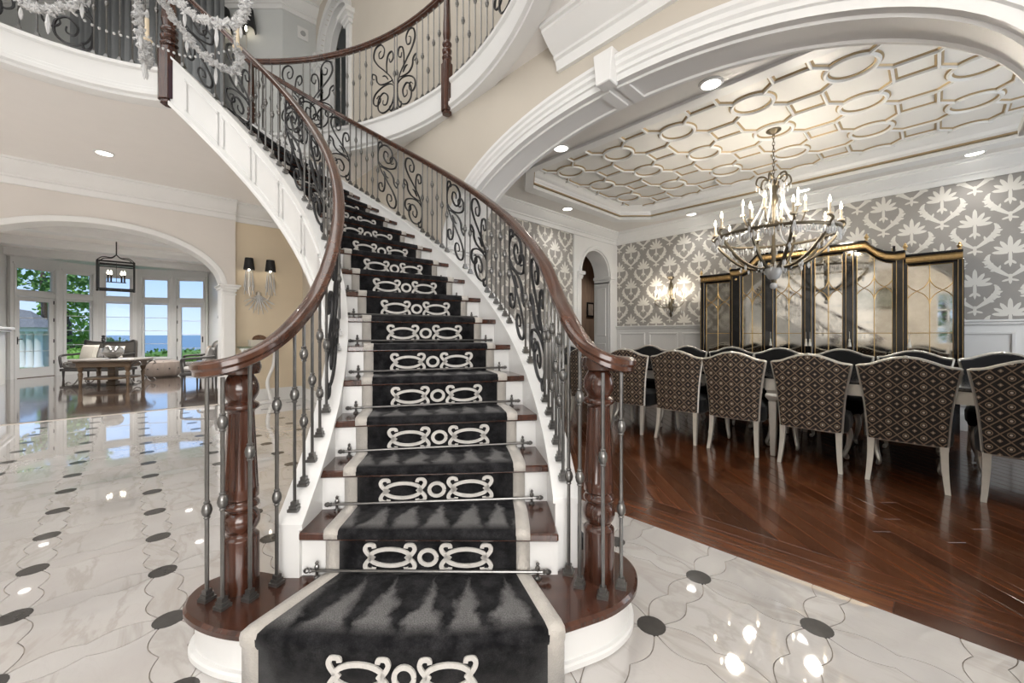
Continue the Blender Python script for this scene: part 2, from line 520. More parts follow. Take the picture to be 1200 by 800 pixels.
me_c = mesh_of('tile', tri_prism(CEN), MARBLE); me_u = mesh_of('tile_strip', tri_prism(SU), MARBLE)
me_v = mesh_of('tile_strip', tri_prism(SV), MARBLE); me_d = mesh_of('round_inset', tri_prism(DOT, -.01, .0006), DOTS)
far_t, far_d = MB(), MB()
for i in range(-3, 18):
    for j in range(-1, 9):
        u = U0 + PU * i; v = V0 - PV * j
        x, y = -u, v                      # lattice node; the cell lies towards -x, -y from it
        far = u > 5.7
        for poly, me, nm, ox, oy in ((CEN, me_c, 'tile', x - PU, y - PV), (SU, me_u, 'tile_strip', x - PU, y), (SV, me_v, 'tile_strip', x, y - PV), (DOT, me_d, 'round_inset', x, y)):
            q = [(p[0] + ox, p[1] + oy) for p in poly]
            my = max(p[1] for p in q)
            if min(p[1] for p in q) > WY - .01 or min(p[0] for p in q) < -8.44: continue
            if my > WY - .003:
                q = clip(q, 0, 1, WY - .003)
                if len(q) < 3: continue
                mk(nm, tri_prism(q) if nm != 'round_inset' else tri_prism(q, -.01, .0006), MARBLE if nm != 'round_inset' else DOTS, fl)
            elif far:
                if nm == 'round_inset': tri_prism(q, -.01, .0006, far_d)
                else: tri_prism(q, -.012, 0, far_t)
            else: link(nm, me, fl, (ox, oy, 0))
mk('far_tiles', far_t, MARBLE, fl, kind='stuff')
mk('far_insets', far_d, DOTS, fl, kind='stuff')
ylow = V0 - PV * 9
mk('marble_slab', MB().box(-8.45, 2.5, -4.6, ylow, -.02, 0).box(-8.45, -(U0 + PU * 17) - PU, ylow, WY - .002, -.02, -.0005).box(-(U0 - PU * 4) , 2.5, ylow, WY - .002, -.02, 0), MARBLE, fl)

# ---- dining room boards: three border boards, then a diagonal field
DX0, DX1, DY0, DY1 = -4.65, 2.10, WY, 7.45
fd = struct('floor_dining', MB().box(DX0 - .3, DX1, DY0, DY1, -.12, -.004), pm('board_gap', (.02, .01, .006), .4), 'glossy red-brown dining floor of diagonal boards')
rnd = random.Random(3)
for b in range(3):
    x = DX0 - rnd.random() * 1.2
    y0 = WY + .002 + b * .116
    while x < DX1:
        x2 = min(x + 1.2 + rnd.random(), DX1)
        xa = max(x, DX0)
        if x2 - xa > .02:
            h = (x2 - xa) / 2
            mk('floorboard', MB().box(-h + .0008, h - .0008, 0, .1145, -.012, rnd.random() * .0004), PLANK, fd, loc=((xa + x2) / 2, y0, 0), bevel=.0016)
        x = x2
ang = math.radians(135); ca, sa = math.cos(ang), math.sin(ang)
FY0 = WY + .352
W_ = .105
for r in range(-60, 110):
    # board axis along (ca, sa); rows step along (-sa, ca)
    lo = r * W_
    s = -12 + rnd.random() * 1.8
    while s < 12:
        s2 = s + 1.3 + rnd.random() * .9
        rect = [(s + .0008, lo + .0008), (s2 - .0008, lo + .0008), (s2 - .0008, lo + W_ - .0008), (s + .0008, lo + W_ - .0008)]
        q = [(a * ca - b * sa, a * sa + b * ca) for a, b in rect]
        for c in ((1, 0, DX1), (-1, 0, -DX0), (0, 1, DY1), (0, -1, -FY0)):
            q = clip(q, *c)
            if len(q) < 3: break
        if len(q) >= 3:
            mx = sum(p[0] for p in q) / len(q); my = sum(p[1] for p in q) / len(q)
            loc_ = [((p[0] - mx) * ca + (p[1] - my) * sa, -(p[0] - mx) * sa + (p[1] - my) * ca) for p in q]
            ar = abs(sum(loc_[i][0] * loc_[(i + 1) % len(loc_)][1] - loc_[(i + 1) % len(loc_)][0] * loc_[i][1] for i in range(len(loc_)))) / 2
            if ar > .002: mk('floorboard', MB().prism(loc_, -.012, rnd.random() * .0004), PLANK, fd, loc=(mx, my, 0), rz=ang, bevel=.0016)
        s = s2
mk('threshold_fill', MB().box(DX0 - .3, DX0, DY0, DY1, -.02, -.001), PLANK, fd)

# ---- living room floor
struct('floor_living', MB().box(-21, -8.45, -6, 6, -.12, 0), DKWOOD, 'dark polished wood floor of the living room')

# ---- walls with arches
def arch_wall(mb, x0, x1, z0, z1, cx, a, zs, b, y0, y1, n=44, fn=None):
    f = fn or (lambda x, y, z: (x, y, z))
    def hexa(xa, xb, za0, zb0, za1, zb1):
        vs = [f(xa, y0, za0), f(xb, y0, zb0), f(xb, y0, zb1), f(xa, y0, za1), f(xa, y1, za0), f(xb, y1, zb0), f(xb, y1, zb1), f(xa, y1, za1)]
        mb.add(vs, [(0, 1, 2, 3), (7, 6, 5, 4), (0, 4, 5, 1), (3, 2, 6, 7), (0, 3, 7, 4), (1, 5, 6, 2)])
    if cx - a - x0 > 1e-4: hexa(x0, cx - a, z0, z0, z1, z1)
    if x1 - cx - a > 1e-4: hexa(cx + a, x1, z0, z0, z1, z1)
    for i in range(n):
        t0, t1 = PI - PI * i / n, PI - PI * (i + 1) / n
        xa, xb = cx + a * math.cos(t0), cx + a * math.cos(t1)
        hexa(xa, xb, zs + b * math.sin(t0), zs + b * math.sin(t1), z1, z1)
    return mb
def arch_trim(mb, cx, a, zs, b, prof, n=44, fn=None, t0=0.0, t1=1.0, drop=None):
    """prof: [(outward, y)] closed loop carried round the arch, then down the jambs to z=drop"""
    f = fn or (lambda x, y, z: (x, y, z))
    path = []
    if drop is not None: path.append((cx - a, drop, -1, 0))
    for i in range(n + 1):
        t = PI - PI * (t0 + (t1 - t0) * i / n)
        nx, nz = b * math.cos(t), a * math.sin(t); l = math.hypot(nx, nz)
        path.append((cx + a * math.cos(t), zs + b * math.sin(t), nx / l, nz / l))
    if drop is not None: path.append((cx + a, drop, 1, 0))
    k = len(prof); vs = []; fs = []
    for (x, z, nx, nz) in path:
        for (o, y) in prof: vs.append(f(x + nx * o, y, z + nz * o))
    for j in range(len(path) - 1):
        for i in range(k): fs.append((j * k + i, j * k + (i + 1) % k, (j + 1) * k + (i + 1) % k, (j + 1) * k + i))
    fs.append(tuple(range(k))); fs.append(tuple((len(path) - 1) * k + i for i in range(k - 1, -1, -1)))
    return mb.add(vs, fs)
def crown_prof(p, h):
    return [(0, 0), (p, 0), (p, -.025), (p * .9, -.03), (p * .9, -.05), (p * .72, -h * .34), (p * .5, -h * .52), (p * .30, -h * .62), (p * .30, -h * .70), (p * .2, -h * .74), (p * .14, -h * .9), (p * .14, -h), (0, -h)]

# wall between foyer and dining room (two skins: foyer plaster, dining paper) -- big arch
AX, AA, AZ, AB = -1.5, 1.80, 2.05, .81
struct('wall_right', arch_wall(MB(), -8.2, 2.5, 0, ZC, AX, AA, AZ, AB, WY, WY + .15), BEIGE, 'warm plaster foyer wall with the wide arch to the dining room')
struct('wall_dining_front', arch_wall(MB(), DX0, DX1, 0, 3.3, AX, AA, AZ, AB, WY + .15, WY + .30), PAPER, 'dining room side of the arch wall')
tr = thing('trim_1', 'white moulded casing and panelled soffit of the dining room arch', None, (0, 0, 0), kind='structure')
y0 = WY
mk('archivolt', arch_trim(MB(), AX, AA, AZ, AB, [(-.012, y0 + .02), (-.012, y0 - .02), (.03, y0 - .02), (.035, y0 - .035), (.06, y0 - .035), (.075, y0 - .05), (.10, y0 - .05), (.115, y0 - .065), (.14, y0 - .065), (.14, y0 + .01)], drop=AZ), WHITE, tr, True)
mk('soffit', arch_trim(MB(), AX, AA, AZ, AB, [(.004, y0), (-.010, y0), (-.010, y0 + .30), (.004, y0 + .30)], drop=0), WHITE, tr, True)
for (ya, yb, ta, tb) in ((.03, .055, .02, .485), (.245, .27, .02, .485), (.03, .055, .515, .98), (.245, .27, .515, .98)):
    mk('soffit_bead', arch_trim(MB(), AX, AA, AZ, AB, [(-.008, y0 + ya), (-.024, y0 + ya + .006), (-.024, y0 + yb - .006), (-.008, y0 + yb)], t0=ta, t1=tb, n=30), WHITE, tr, True)
for tt in (.488, .512):
    t = PI - PI * tt
    mk('soffit_bead', arch_trim(MB(), AX, AA, AZ, AB, [(-.008, y0 + .03), (-.024, y0 + .03), (-.024, y0 + .27), (-.008, y0 + .27)], t0=tt - .007, t1=tt + .007, n=2), WHITE, tr)
mk('keystone', MB().prism([(AX - .055, AZ + AB - .03), (AX + .055, AZ + AB - .03), (AX + .075, AZ + AB + .18), (AX - .075, AZ + AB + .18)], 0, .10, Matrix(((1, 0, 0, 0), (0, 0, 1, WY - .10), (0, 1, 0, 0), (0, 0, 0, 1)))), WHITE, tr, bevel=.006)
for sx in (-1, 1):
    xj = AX + sx * AA
    cp = MB()
    for (z0_, z1_, pr) in ((1.90, 1.93, .02), (1.93, 1.98, .012), (1.98, 2.01, .035), (2.01, 2.05, .06)):
        cp.box(min(xj - sx * pr, xj + sx * .16), max(xj - sx * pr, xj + sx * .16), WY - pr - .02, WY + .30 + pr, z0_, z1_)
    mk('capital', cp, WHITE, tr, bevel=.004)
    mk('jamb_pilaster', MB().box(min(xj, xj + sx * .15), max(xj, xj + sx * .15), WY - .03, WY, .18, 1.90).box(min(xj - sx * .01, xj + sx * .16), max(xj - sx * .01, xj + sx * .16), WY - .045, WY, 0, .18), WHITE, tr, bevel=.004)
    mk('jamb_panel', MB().box(min(xj - sx * .018, xj), max(xj - sx * .018, xj), WY + .06, WY + .24, .28, 1.80), WHITE, tr, bevel=.004)
struct('trim_2', MB().sweep([(-1.95, WY, ZC), (2.5, WY, ZC)], crown_prof(.22, .25)), WHITE, 'white crown moulding with a cut end on the foyer wall', True)
struct('baseboard_right', MB().box(-8.2, AX - AA - .16, WY - .02, WY, 0, .19).box(AX + AA + .16, 2.5, WY - .02, WY, 0, .19), WHITE, 'white baseboard under the stair')

# wall towards the living room
fnx = lambda x, y, z: (y, x, z)
LA, LAA, LZ, LB = -.30, 1.40, 1.98, .78
struct('wall_left', arch_wall(MB(), -4.6, 1.27, 0, ZC, LA, LAA, LZ, LB, WX, WX - .35, fn=fnx), TAUPE, 'taupe wall with the arch to the living room')
struct('wall_sconce', MB().box(-8.45, -8.2, 1.27, WY + .2, 0, ZC), CREAM, 'cream plaster wall behind the crystal sconce')
t3 = thing('trim_3', 'white casing of the living room arch with pilaster', None, (0, 0, 0), kind='structure')
xf = WX
mk('archivolt', arch_trim(MB(), LA, LAA, LZ, LB, [(-.025, xf - .35), (-.025, xf + .02), (.0, xf + .03), (.05, xf + .03), (.06, xf), (.004, xf - .34)], fn=fnx, drop=0), WHITE, t3, True)
for sy in (-1, 1):
    yj = LA + sy * LAA
    mk('pilaster', MB().box(xf - .35, xf + .035, min(yj, yj + sy * .165), max(yj, yj + sy * .165), .2, 1.90), WHITE, t3, bevel=.004)
    mk('pilaster_base', MB().box(xf - .36, xf + .055, min(yj - sy * .015, yj + sy * .18), max(yj - sy * .015, yj + sy * .18), 0, .2), WHITE, t3, bevel=.008)
    c_ = MB()
    for (z0_, z1_, pr) in ((1.84, 1.865, .015), (1.90, 1.94, .02), (1.94, 1.98, .05), (1.98, 2.01, .07)):
        c_.box(xf - .35 - pr, xf + .035 + pr, min(yj - sy * pr, yj + sy * (.165 + pr)), max(yj - sy * pr, yj + sy * (.165 + pr)), z0_, z1_)
    mk('capital', c_, WHITE, t3, bevel=.005)
struct('trim_4', MB().sweep([(WX, -4.6, ZC), (WX, 1.27, ZC)], crown_prof(.20, .30)).sweep([(-8.2, 1.27, ZC), (-8.2, WY, ZC)], crown_prof(.20, .30)), WHITE, 'white crown moulding above the living room arch', True)
struct('baseboard_left', MB().box(-8.2, -8.18, 1.30, WY - .02, 0, .22).box(-8.2, -8.172, 1.30, WY - .02, .0, .05), WHITE, 'white baseboard under the crystal sconce')

# walls behind the standpoint, with mullion grids added before the fill lights
struct('wall_back', MB().box(2.5, 2.7, -4.8, WY, 0, 7.8), BEIGE, 'foyer wall behind the viewer')
struct('wall_front', MB().box(-8.75, .05, -4.8, -4.6, 0, 7.8).box(.55, 2.7, -4.8, -4.6, 0, 7.8).box(.05, .55, -4.8, -4.6, 0, .9).box(.05, .55, -4.8, -4.6, 2.5, 7.8), BEIGE, 'foyer wall beside the viewer')
def glazing(name, label, plane, a0, a1, z0, z1, nx, nz, at, d=.06):
    mb = MB(); b = .045
    for i in range(nx + 1):
        a = a0 + (a1 - a0) * i / nx
        if plane == 'x': mb.box(at - d, at, a - b / 2, a + b / 2, z0, z1)
        else: mb.box(a - b / 2, a + b / 2, at, at + d, z0, z1)
    for j in range(nz + 1):
        z = z0 + (z1 - z0) * j / nz
        if plane == 'x': mb.box(at - d, at, a0, a1, z - b / 2, z + b / 2)
        else: mb.box(a0, a1, at, at + d, z - b / 2, z + b / 2)
    struct(name, mb, WHITE, label)
glazing('window_1', 'white mullion grid added before the entry fill light', 'x', -3.2, .2, .4, 4.0, 4, 4, 2.1)
glazing('window_2', 'white mullion grid added before the front fill light', 'y', -4.6, -1.4, 1.0, 3.4, 4, 4, -4.2)
glazing('window_9', 'white mullion grid added before the upper fill light', 'y', -6.45, .05, 4.5, 7.1, 6, 3, -4.2)
_lm = MB()  # bars added under the overhead fill light
for i in range(6): _lm.box(-5.5 + i - .03, -5.5 + i + .03, -3.45, 1.05, 7.62, 7.68)
for i in range(5): _lm.box(-5.5, -.5, -3.45 + i * 1.125 - .03, -3.45 + i * 1.125 + .03, 7.62, 7.68)
struct('window_10', _lm, WHITE, 'white bars added under the overhead foyer fill light')
glazing('window_8', 'white mullions of the window in the foyer front wall', 'y', .05, .55, .9, 2.5, 2, 3, -4.72)

# ---- upper floor slab with the round stair opening
def well(th):
    if th <= 94.5: return 3.40
    if th <= 130: return 2.19 - .25 * ((th - 94.5) / 30.0) ** 1.6
    if th <= 250: return 1.86 + (3.40 - 1.86) * ((th - 130) / 120.0)
    return 3.40
SX0, SX1, SY0, SY1 = -8.75, 2.6, -4.7, 2.80
def rect_r(th):
    a = math.radians(th + HEAD); dx, dy = math.cos(a), math.sin(a); r = 99
    if dx > 1e-9: r = min(r, (SX1 - CX) / dx)
    if dx < -1e-9: r = min(r, (SX0 - CX) / dx)
    if dy > 1e-9: r = min(r, (SY1 - CY) / dy)
    if dy < -1e-9: r = min(r, (SY0 - CY) / dy)
    return r
ths = sorted(set([-110 + 2 * i for i in range(181)] + [94.49, 94.51] + [(math.degrees(math.atan2(yy - CY, xx - CX)) - HEAD + 110) % 360 - 110 for xx in (SX0, SX1) for yy in (SY0, SY1)]))
rows = []
for th in ths:
    r0, r1 = well(th), max(rect_r(th), well(th) + .02)
    rows.append([pol(r0, th, ZC), pol(r1, th, ZC), pol(r1, th, Z2), pol(r0, th, Z2), pol(r0, th, ZC)])
struct('ceiling_foyer', MB().grid(rows), CEIL, 'foyer ceiling under the upper landing')
def fascia(name, label, t0, t1, n):
    mb = MB()
    pr = [(.02, .0), (-.035, .0), (-.035, -.03), (-.015, -.045), (-.015, -.19), (-.03, -.20), (-.03, -.225), (-.045, -.235), (-.045, -.27), (-.02, -.285), (-.02, -.31), (.05, -.325), (.09, -.325)]
    rows = []
    for i in range(n + 1):
        th = t0 + (t1 - t0) * i / n
        rows.append([pol(well(th) + o, th, Z2 + .01 + z) for o, z in pr] )
    mb.grid(rows)
    return struct(name, mb, WHITE, label, True)
fascia('trim_5', 'curved white fascia of the balcony over the dining arch', 93.5, -60, 90)
fascia('trim_6', 'curved white fascia of the landing at the chandelier', 94.6, 180, 60)
# upper walls
struct('wall_gallery', arch_wall(MB(), -8.75, 2.6, Z2, 7.8, -7.78, .72, 6.70, .70, 2.75, 3.05), BEIGE, 'beige upper wall behind the balcony')
t7 = thing('trim_7', 'white stepped casing of the upstairs arch', None, kind='structure')
for k, (o0, o1, yy) in enumerate(((.0, .16, 2.71), (-.06, .0, 2.80), (-.12, -.06, 2.9))):
    mk('arch_step', arch_trim(MB(), -7.78, .72, 6.70, .70, [(o0, yy + .1), (o0, yy), (o1, yy), (o1, yy + .1)], drop=Z2, n=24), WHITE, t7, True)
for sx in (-1, 1):
    c_ = MB()
    for (za, zb, pr) in ((6.52, 6.58, .02), (6.58, 6.64, .05), (6.64, 6.72, .10)): c_.box(-7.78 + sx * .80 - .10 - pr, -7.78 + sx * .80 + .10 + pr, 2.70 - pr, 2.95, za, zb)
    mk('capital', c_, WHITE, t7)
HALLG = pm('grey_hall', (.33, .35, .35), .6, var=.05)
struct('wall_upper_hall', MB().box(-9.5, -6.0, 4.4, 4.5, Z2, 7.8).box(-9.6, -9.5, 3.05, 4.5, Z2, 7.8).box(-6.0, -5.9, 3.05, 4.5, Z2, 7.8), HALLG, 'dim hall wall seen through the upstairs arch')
PALE = pm('pale_blue_plaster', (.63, .65, .64), .55, var=.03)
struct('wall_upper_left', MB().box(-8.95, -8.75, 2.14, 2.75, Z2, 7.8), PALE, 'pale upper wall by the upstairs arch')
A_ = Vector((*cw(-4.47, 7.82), 0)); B_ = Vector((*cw(-11.0, 7.82), 0)); back_ = Vector((*cw(0, .2), 0))
def slab(p, q, off, z0, z1):
    mb = MB(); vs = [p, q, q + off, p + off]
    return mb.prism([(v.x, v.y) for v in vs], z0, z1)
struct('wall_upper_far', slab(A_, B_, back_, Z2, 7.8), PALE, 'pale upper wall behind the landing')
struct('trim_8', MB().sweep([(B_.x, B_.y, 7.8), (A_.x, A_.y, 7.8), (-8.75, 2.75, 7.8)], crown_prof(.22, .28)), WHITE, 'white crown moulding of the upper hall', True)
struct('ceiling_upper', MB().box(-13.5, 2.7, -4.8, 4.6, 7.8, 7.9).box(-13.5, -8.0, 4.6, 9, 7.8, 7.9), CEIL, 'high foyer ceiling')
struct('wall_upper_side', MB().box(-13.5, -13.3, -4.8, 8, Z2, 7.8).box(-13.5, -8.75, -4.8, -4.6, Z2, 7.8), PALE, 'upper side wall out of view')
struct('floor_upper', MB().box(-13.3, -8.75, -4.6, 6, Z2 - .1, Z2).box(-9.5, -6, 2.80, 4.4, Z2 - .1, Z2), DKWOOD, 'upper landing floor')

# ---- dining room shell
struct('wall_dining_left', arch_wall(MB(), WY + .30, DY1 + .2, 0, 3.3, 6.68, .49, 2.37, .49, DX0, DX0 - .33, fn=fnx), PAPER, 'grey damask side wall with the arched doorway')
struct('wall_dining_back', MB().box(DX0, DX1 + .2, DY1, DY1 + .2, 0, 3.3), PAPER, 'grey damask back wall of the dining room')
struct('wall_dining_right', MB().box(DX1, DX1 + .2, WY + .30, DY1, 0, 3.3), PAPER, 'dining room wall out of view on the right')
glazing('window_3', 'white mullions of the dining window', 'x', 3.6, 6.8, .7, 2.7, 4, 3, 1.92)
WOODP = wood('pecky_brown_panel', (.17, .11, .075), (.30, .21, .15), .5, 'Z', 1.0, .05, 0)
struct('wall_hall', MB().box(-6.6, -6.5, 5.0, 11, 0, 3.3), WOODP, 'brown hall wall seen through the arched doorway')
struct('floor_hall', MB().box(-6.5, DX0 - .3, 5.0, 11, -.1, 0), DKWOOD, 'hall floor beyond the arched doorway')
struct('wall_hall_end', MB().box(-6.6, DX0 - .33, 10.9, 11, 0, 3.3).box(-6.6, DX0 - .33, 4.9, 5.0, 0, 3.3).box(DX0 - .33, DX0 - .23, 7.65, 11, 0, 3.3), WOODP, 'end walls of the hall beyond the arched doorway')
struct('ceiling_hall', MB().box(-6.6, DX0 - .33, 5.0, 11, 3.3, 3.4), CEIL, 'hall ceiling')
# white door surround
t9 = thing('trim_9', 'white panelled surround of the arched doorway', None, kind='structure')
mk('surround', arch_wall(MB(), 5.98, DY1, 0, 3.05, 6.68, .49, 2.37, .49, DX0 + .03, DX0, fn=fnx), WHITE, t9)
mk('reveal', arch_trim(MB(), 6.68, .49, 2.37, .49, [(.004, DX0 + .02), (-.02, DX0 + .02), (-.02, DX0 - .34), (.004, DX0 - .34)], fn=fnx, drop=0), WHITE, t9, True)
mk('archivolt', arch_trim(MB(), 6.68, .49, 2.37, .49, [(.0, DX0 + .03), (.0, DX0 + .055), (.05, DX0 + .06), (.07, DX0 + .03)], fn=fnx), WHITE, t9, True)
for sy in (-1, 1):
    yj = 6.68 + sy * .49; c_ = MB()
    for (za, zb, pr) in ((2.24, 2.27, .02), (2.27, 2.32, .03), (2.32, 2.38, .06)): c_.box(DX0 - .34, DX0 + .035 + pr, min(yj - sy * pr, yj + sy * .13), max(yj - sy * pr, yj + sy * .13), za, zb)
    mk('capital', c_, WHITE, t9, bevel=.004)
    mk('pilaster', MB().box(DX0, DX0 + .045, min(yj, yj + sy * .12), max(yj, yj + sy * .12), 0, 2.24), WHITE, t9, bevel=.004)
    mk('reveal_panel', MB().box(DX0 - .28, DX0 - .05, min(yj - sy * .03, yj - sy * .015), max(yj - sy * .03, yj - sy * .015), 1.15, 2.15).box(DX0 - .28, DX0 - .05, min(yj - sy * .03, yj - sy * .015), max(yj - sy * .03, yj - sy * .015), .2, 1.0), WHITE, t9, bevel=.008)
# wainscot
wsc = thing('trim_10', 'white panelled wainscot of the dining room', None, kind='structure')
mk('dado', MB().box(DX0, DX1, DY1 - .02, DY1, 0, 1.30), WHITE, wsc)
mk('dado', MB().box(DX0, DX0 + .02, WY + .30, 5.98, 0, 1.30), WHITE, wsc)
mk('chair_rail', MB().sweep([(DX0, DY1 - .02, 1.36), (DX1, DY1 - .02, 1.36)], [(0, 0), (.05, 0), (.05, -.02), (.03, -.035), (.03, -.05), (.012, -.07), (0, -.07)]), WHITE, wsc)
mk('chair_rail', MB().sweep([(DX0 + .02, WY + .30, 1.36), (DX0 + .02, 5.98, 1.36)], [(0, 0), (.05, 0), (.05, -.02), (.03, -.035), (.03, -.05), (.012, -.07), (0, -.07)]), WHITE, wsc)
mk('base_moulding', MB().box(DX0, DX1, DY1 - .045, DY1 - .02, 0, .2).box(DX0 + .02, DX0 + .045, WY + .30, 5.98, 0, .2), WHITE, wsc)
def panel_frame(mb, x0, x1, z0, z1, y, wd=.035, d=.022):
    for (a, b, c, e) in ((x0, x1, z0, z0 + wd), (x0, x1, z1 - wd, z1), (x0, x0 + wd, z0 + wd, z1 - wd), (x1 - wd, x1, z0 + wd, z1 - wd)):
        mb.box(a, b, y - d, y, c, e)
x = DX0 + .1
while x < DX1 - .5:
    m_ = MB(); panel_frame(m_, x, x + .58, .30, 1.22, DY1 - .02); mk('wainscot_panel', m_, WHITE, wsc, bevel=.006); x += .66
y = WY + .55
while y < 5.4:
    m_ = MB()
    for (a, b, c, e) in ((y, y + .58, .30, .335), (y, y + .58, 1.185, 1.22), (y, y + .035, .335, 1.185), (y + .545, y + .58, .335, 1.185)): m_.box(DX0 + .02, DX0 + .042, a, b, c, e)
    mk('wainscot_panel', m_, WHITE, wsc, bevel=.006); y += .66
struct('trim_11', MB().sweep([(DX0, WY + .30, 3.3), (DX0, DY1, 3.3)], crown_prof(.16, .24)).sweep([(DX0, DY1, 3.3), (DX1, DY1, 3.3)], crown_prof(.16, .24)), WHITE, 'white crown moulding of the dining room', True)

# damask print on the paper: palmette, two curled acanthus arms and a foot
def damask(mb, cx, cz, fn):
    dep = [0.0]
    def blob(pts):
        n = len(pts); c = (sum(p[0] for p in pts) / n, sum(p[1] for p in pts) / n)
        dep[0] += .00012
        vs = [fn(cx + c[0], cz + c[1], dep[0])] + [fn(cx + p[0], cz + p[1], dep[0]) for p in pts]
        mb.add(vs, [(0, 1 + i, 1 + (i + 1) % n) for i in range(n)])
    def leaf(x, z, ang, l, wd, n=6):
        pts = []
        for i in range(n + 1):
            t = i / n; ww = wd * (.35 + .65 * math.sin(PI * min(1, t * .85 + .12)) ** .8) if t < 1 else 0
            pts.append((t, ww))
        s, c = math.sin(ang), math.cos(ang)
        ring = [(x + s * t * l + c * q, z + c * t * l - s * q) for t, q in pts] + [(x + s * t * l - c * q, z + c * t * l + s * q) for t, q in reversed(pts[:-1])]
        blob(ring)
    for k in (-3, -2, -1, 0, 1, 2, 3):
        leaf(.006 * k, .125 + .006 * (3 - abs(k)), k * .50, .16 - .012 * abs(k) + (.02 if k == 0 else 0), .0205)
    leaf(0, .15, PI, .20, .015); leaf(-.005, .03, -2.4, .06, .013); leaf(.005, .03, 2.4, .06, .013)
    for s in (-1, 1):
        arm = [(0, -.16), (.045, -.125), (.09, -.085), (.13, -.045), (.165, .0), (.180, .05), (.168, .10), (.150, .12)]
        wid = [.010, .017, .024, .029, .030, .025, .015, .004]
        for i in range(len(arm) - 1):
            a, b = Vector((arm[i][0] * s, arm[i][1])), Vector((arm[i + 1][0] * s, arm[i + 1][1])); d = (b - a).normalized(); q = Vector((-d.y, d.x))
            pts = [a + q * wid[i], b + q * wid[i + 1], b - q * wid[i + 1], a - q * wid[i]]
            blob([(p.x, p.y) for p in pts])
        for (bx, bz, an, ll) in ((.09, -.085, -.25, .07), (.135, -.045, .0, .065), (.172, .02, 1.2, .05), (.105, -.08, 1.6, .05), (.15, -.03, 1.5, .055)):
            leaf(bx * s, bz, an * s, ll, .011, 4)
    leaf(0, -.13, PI, .12, .015); leaf(0, -.19, 1.9, .07, .012); leaf(0, -.19, -1.9, .07, .012)
PX, PZ = .545, .73
def print_on(name, a0, a1, z0, z1, fn, parent, aref, zref):
    mb = MB()
    i0 = int((a0 - aref) / (PX / 2)) - 1
    for i in range(i0, i0 + int((a1 - a0) / (PX / 2)) + 4):
        for j in range(-4, 5):
            cx = aref + i * PX / 2; cz = zref + (j + .5 * (i % 2)) * PZ
            if cx < a0 - .21 or cx > a1 + .21 or cz < z0 - .3 or cz > z1 + .3: continue
            damask(mb, cx, cz, lambda a, z, d: fn(min(max(a, a0), a1), min(max(z, z0), z1), d))
    mk(name, mb, PAPERINK, parent)
wb = bpy.data.objects['wall_dining_back']; wl = bpy.data.objects['wall_dining_left']; wf = bpy.data.objects['wall_dining_front']
print_on('damask_print', DX0 + .02, DX1, 1.36, 3.07, lambda a, z, d: (a, DY1 - .0006 - d, z), wb, .609, 2.02)
print_on('damask_print', WY + .31, 5.97, 1.36, 3.07, lambda a, z, d: (DX0 + .0006 + d, a, z), wl, 5.2, 2.2)
print_on('damask_print', DX0 + .02, AX - AA - .05, 1.30, 3.07, lambda a, z, d: (a, WY + .3006 + d, z), wf, -4.3, 2.2)

# ---- dining ceiling: perimeter, octagonal tray, ribs
TX0, TX1, TY0, TY1, CH = -4.0, 1.46, 3.77, 6.93, .42
oct_ = [(TX0 + CH, TY0), (TX1 - CH, TY0), (TX1, TY0 + CH), (TX1, TY1 - CH), (TX1 - CH, TY1), (TX0 + CH, TY1), (TX0, TY1 - CH), (TX0, TY0 + CH)]
per = MB()
zc = 3.3
def q3(*p): per.add([(a, b, zc) for a, b in p], [tuple(range(len(p)))])
q3((DX0, WY + .30), (DX1, WY + .30), (DX1, TY0), (DX0, TY0)); q3((DX0, TY1), (DX1, TY1), (DX1, DY1), (DX0, DY1))
q3((DX0, TY0), (TX0, TY0), (TX0, TY1), (DX0, TY1)); q3((TX1, TY0), (DX1, TY0), (DX1, TY1), (TX1, TY1))
for (cx, cy, sx, sy) in ((TX0, TY0, 1, 1), (TX1, TY0, -1, 1), (TX1, TY1, -1, -1), (TX0, TY1, 1, -1)): q3((cx, cy), (cx + sx * CH, cy), (cx, cy + sy * CH))
PERI = pm('silvery_plaster', (.76, .735, .70), .35, .0, var=.06, scale=3)
cd = struct('ceiling_dining', per, PERI, 'dining room ceiling with a ribbed octagonal tray')
TRAYM = pm('pearl_plaster', (.80, .785, .755), .35, .08, var=.06, scale=2.5)
mk('tray_field', MB().add([(p[0], p[1], 3.52) for p in oct_], [tuple(range(8))]), TRAYM, cd)
mk('tray_side', MB().prism(oct_, zc, 3.52, cap=False), WHITE, cd)
path = [(p[0], p[1], 3.52) for p in reversed(oct_)]
mk('tray_crown', MB().sweep(path, [(0, 0), (.17, 0), (.17, -.012), (.14, -.02), (.11, -.05), (.075, -.075), (.055, -.085), (.04, -.12), (.03, -.12), (.03, -.16), (0, -.16)], closed=True), WHITE, cd, True)
mk('tray_gilding', MB().sweep(path, [(.0, -.155), (.042, -.155), (.042, -.172), (0, -.172)], closed=True), GOLDTRIM, cd)
mk('tray_lip', MB().sweep(path, [(.012, -.175), (.025, -.19), (.025, -.232), (-.12, -.245), (-.13, -.232), (-.13, -.2), (.0, -.2)], closed=True), WHITE, cd, True)
def mesh2(name, a, ma, b, mb_):
    n = len(a.f); c = MB(); c.add(a.v, a.f); c.add(b.v, b.f)
    me = bpy.data.meshes.new(name); me.from_pydata(c.v, [], c.f); me.materials.append(ma); me.materials.append(mb_)
    me.polygons.foreach_set('material_index', [0] * n + [1] * (len(c.f) - n))
    me.polygons.foreach_set('use_smooth', [False] * len(c.f)); me.update(); return me
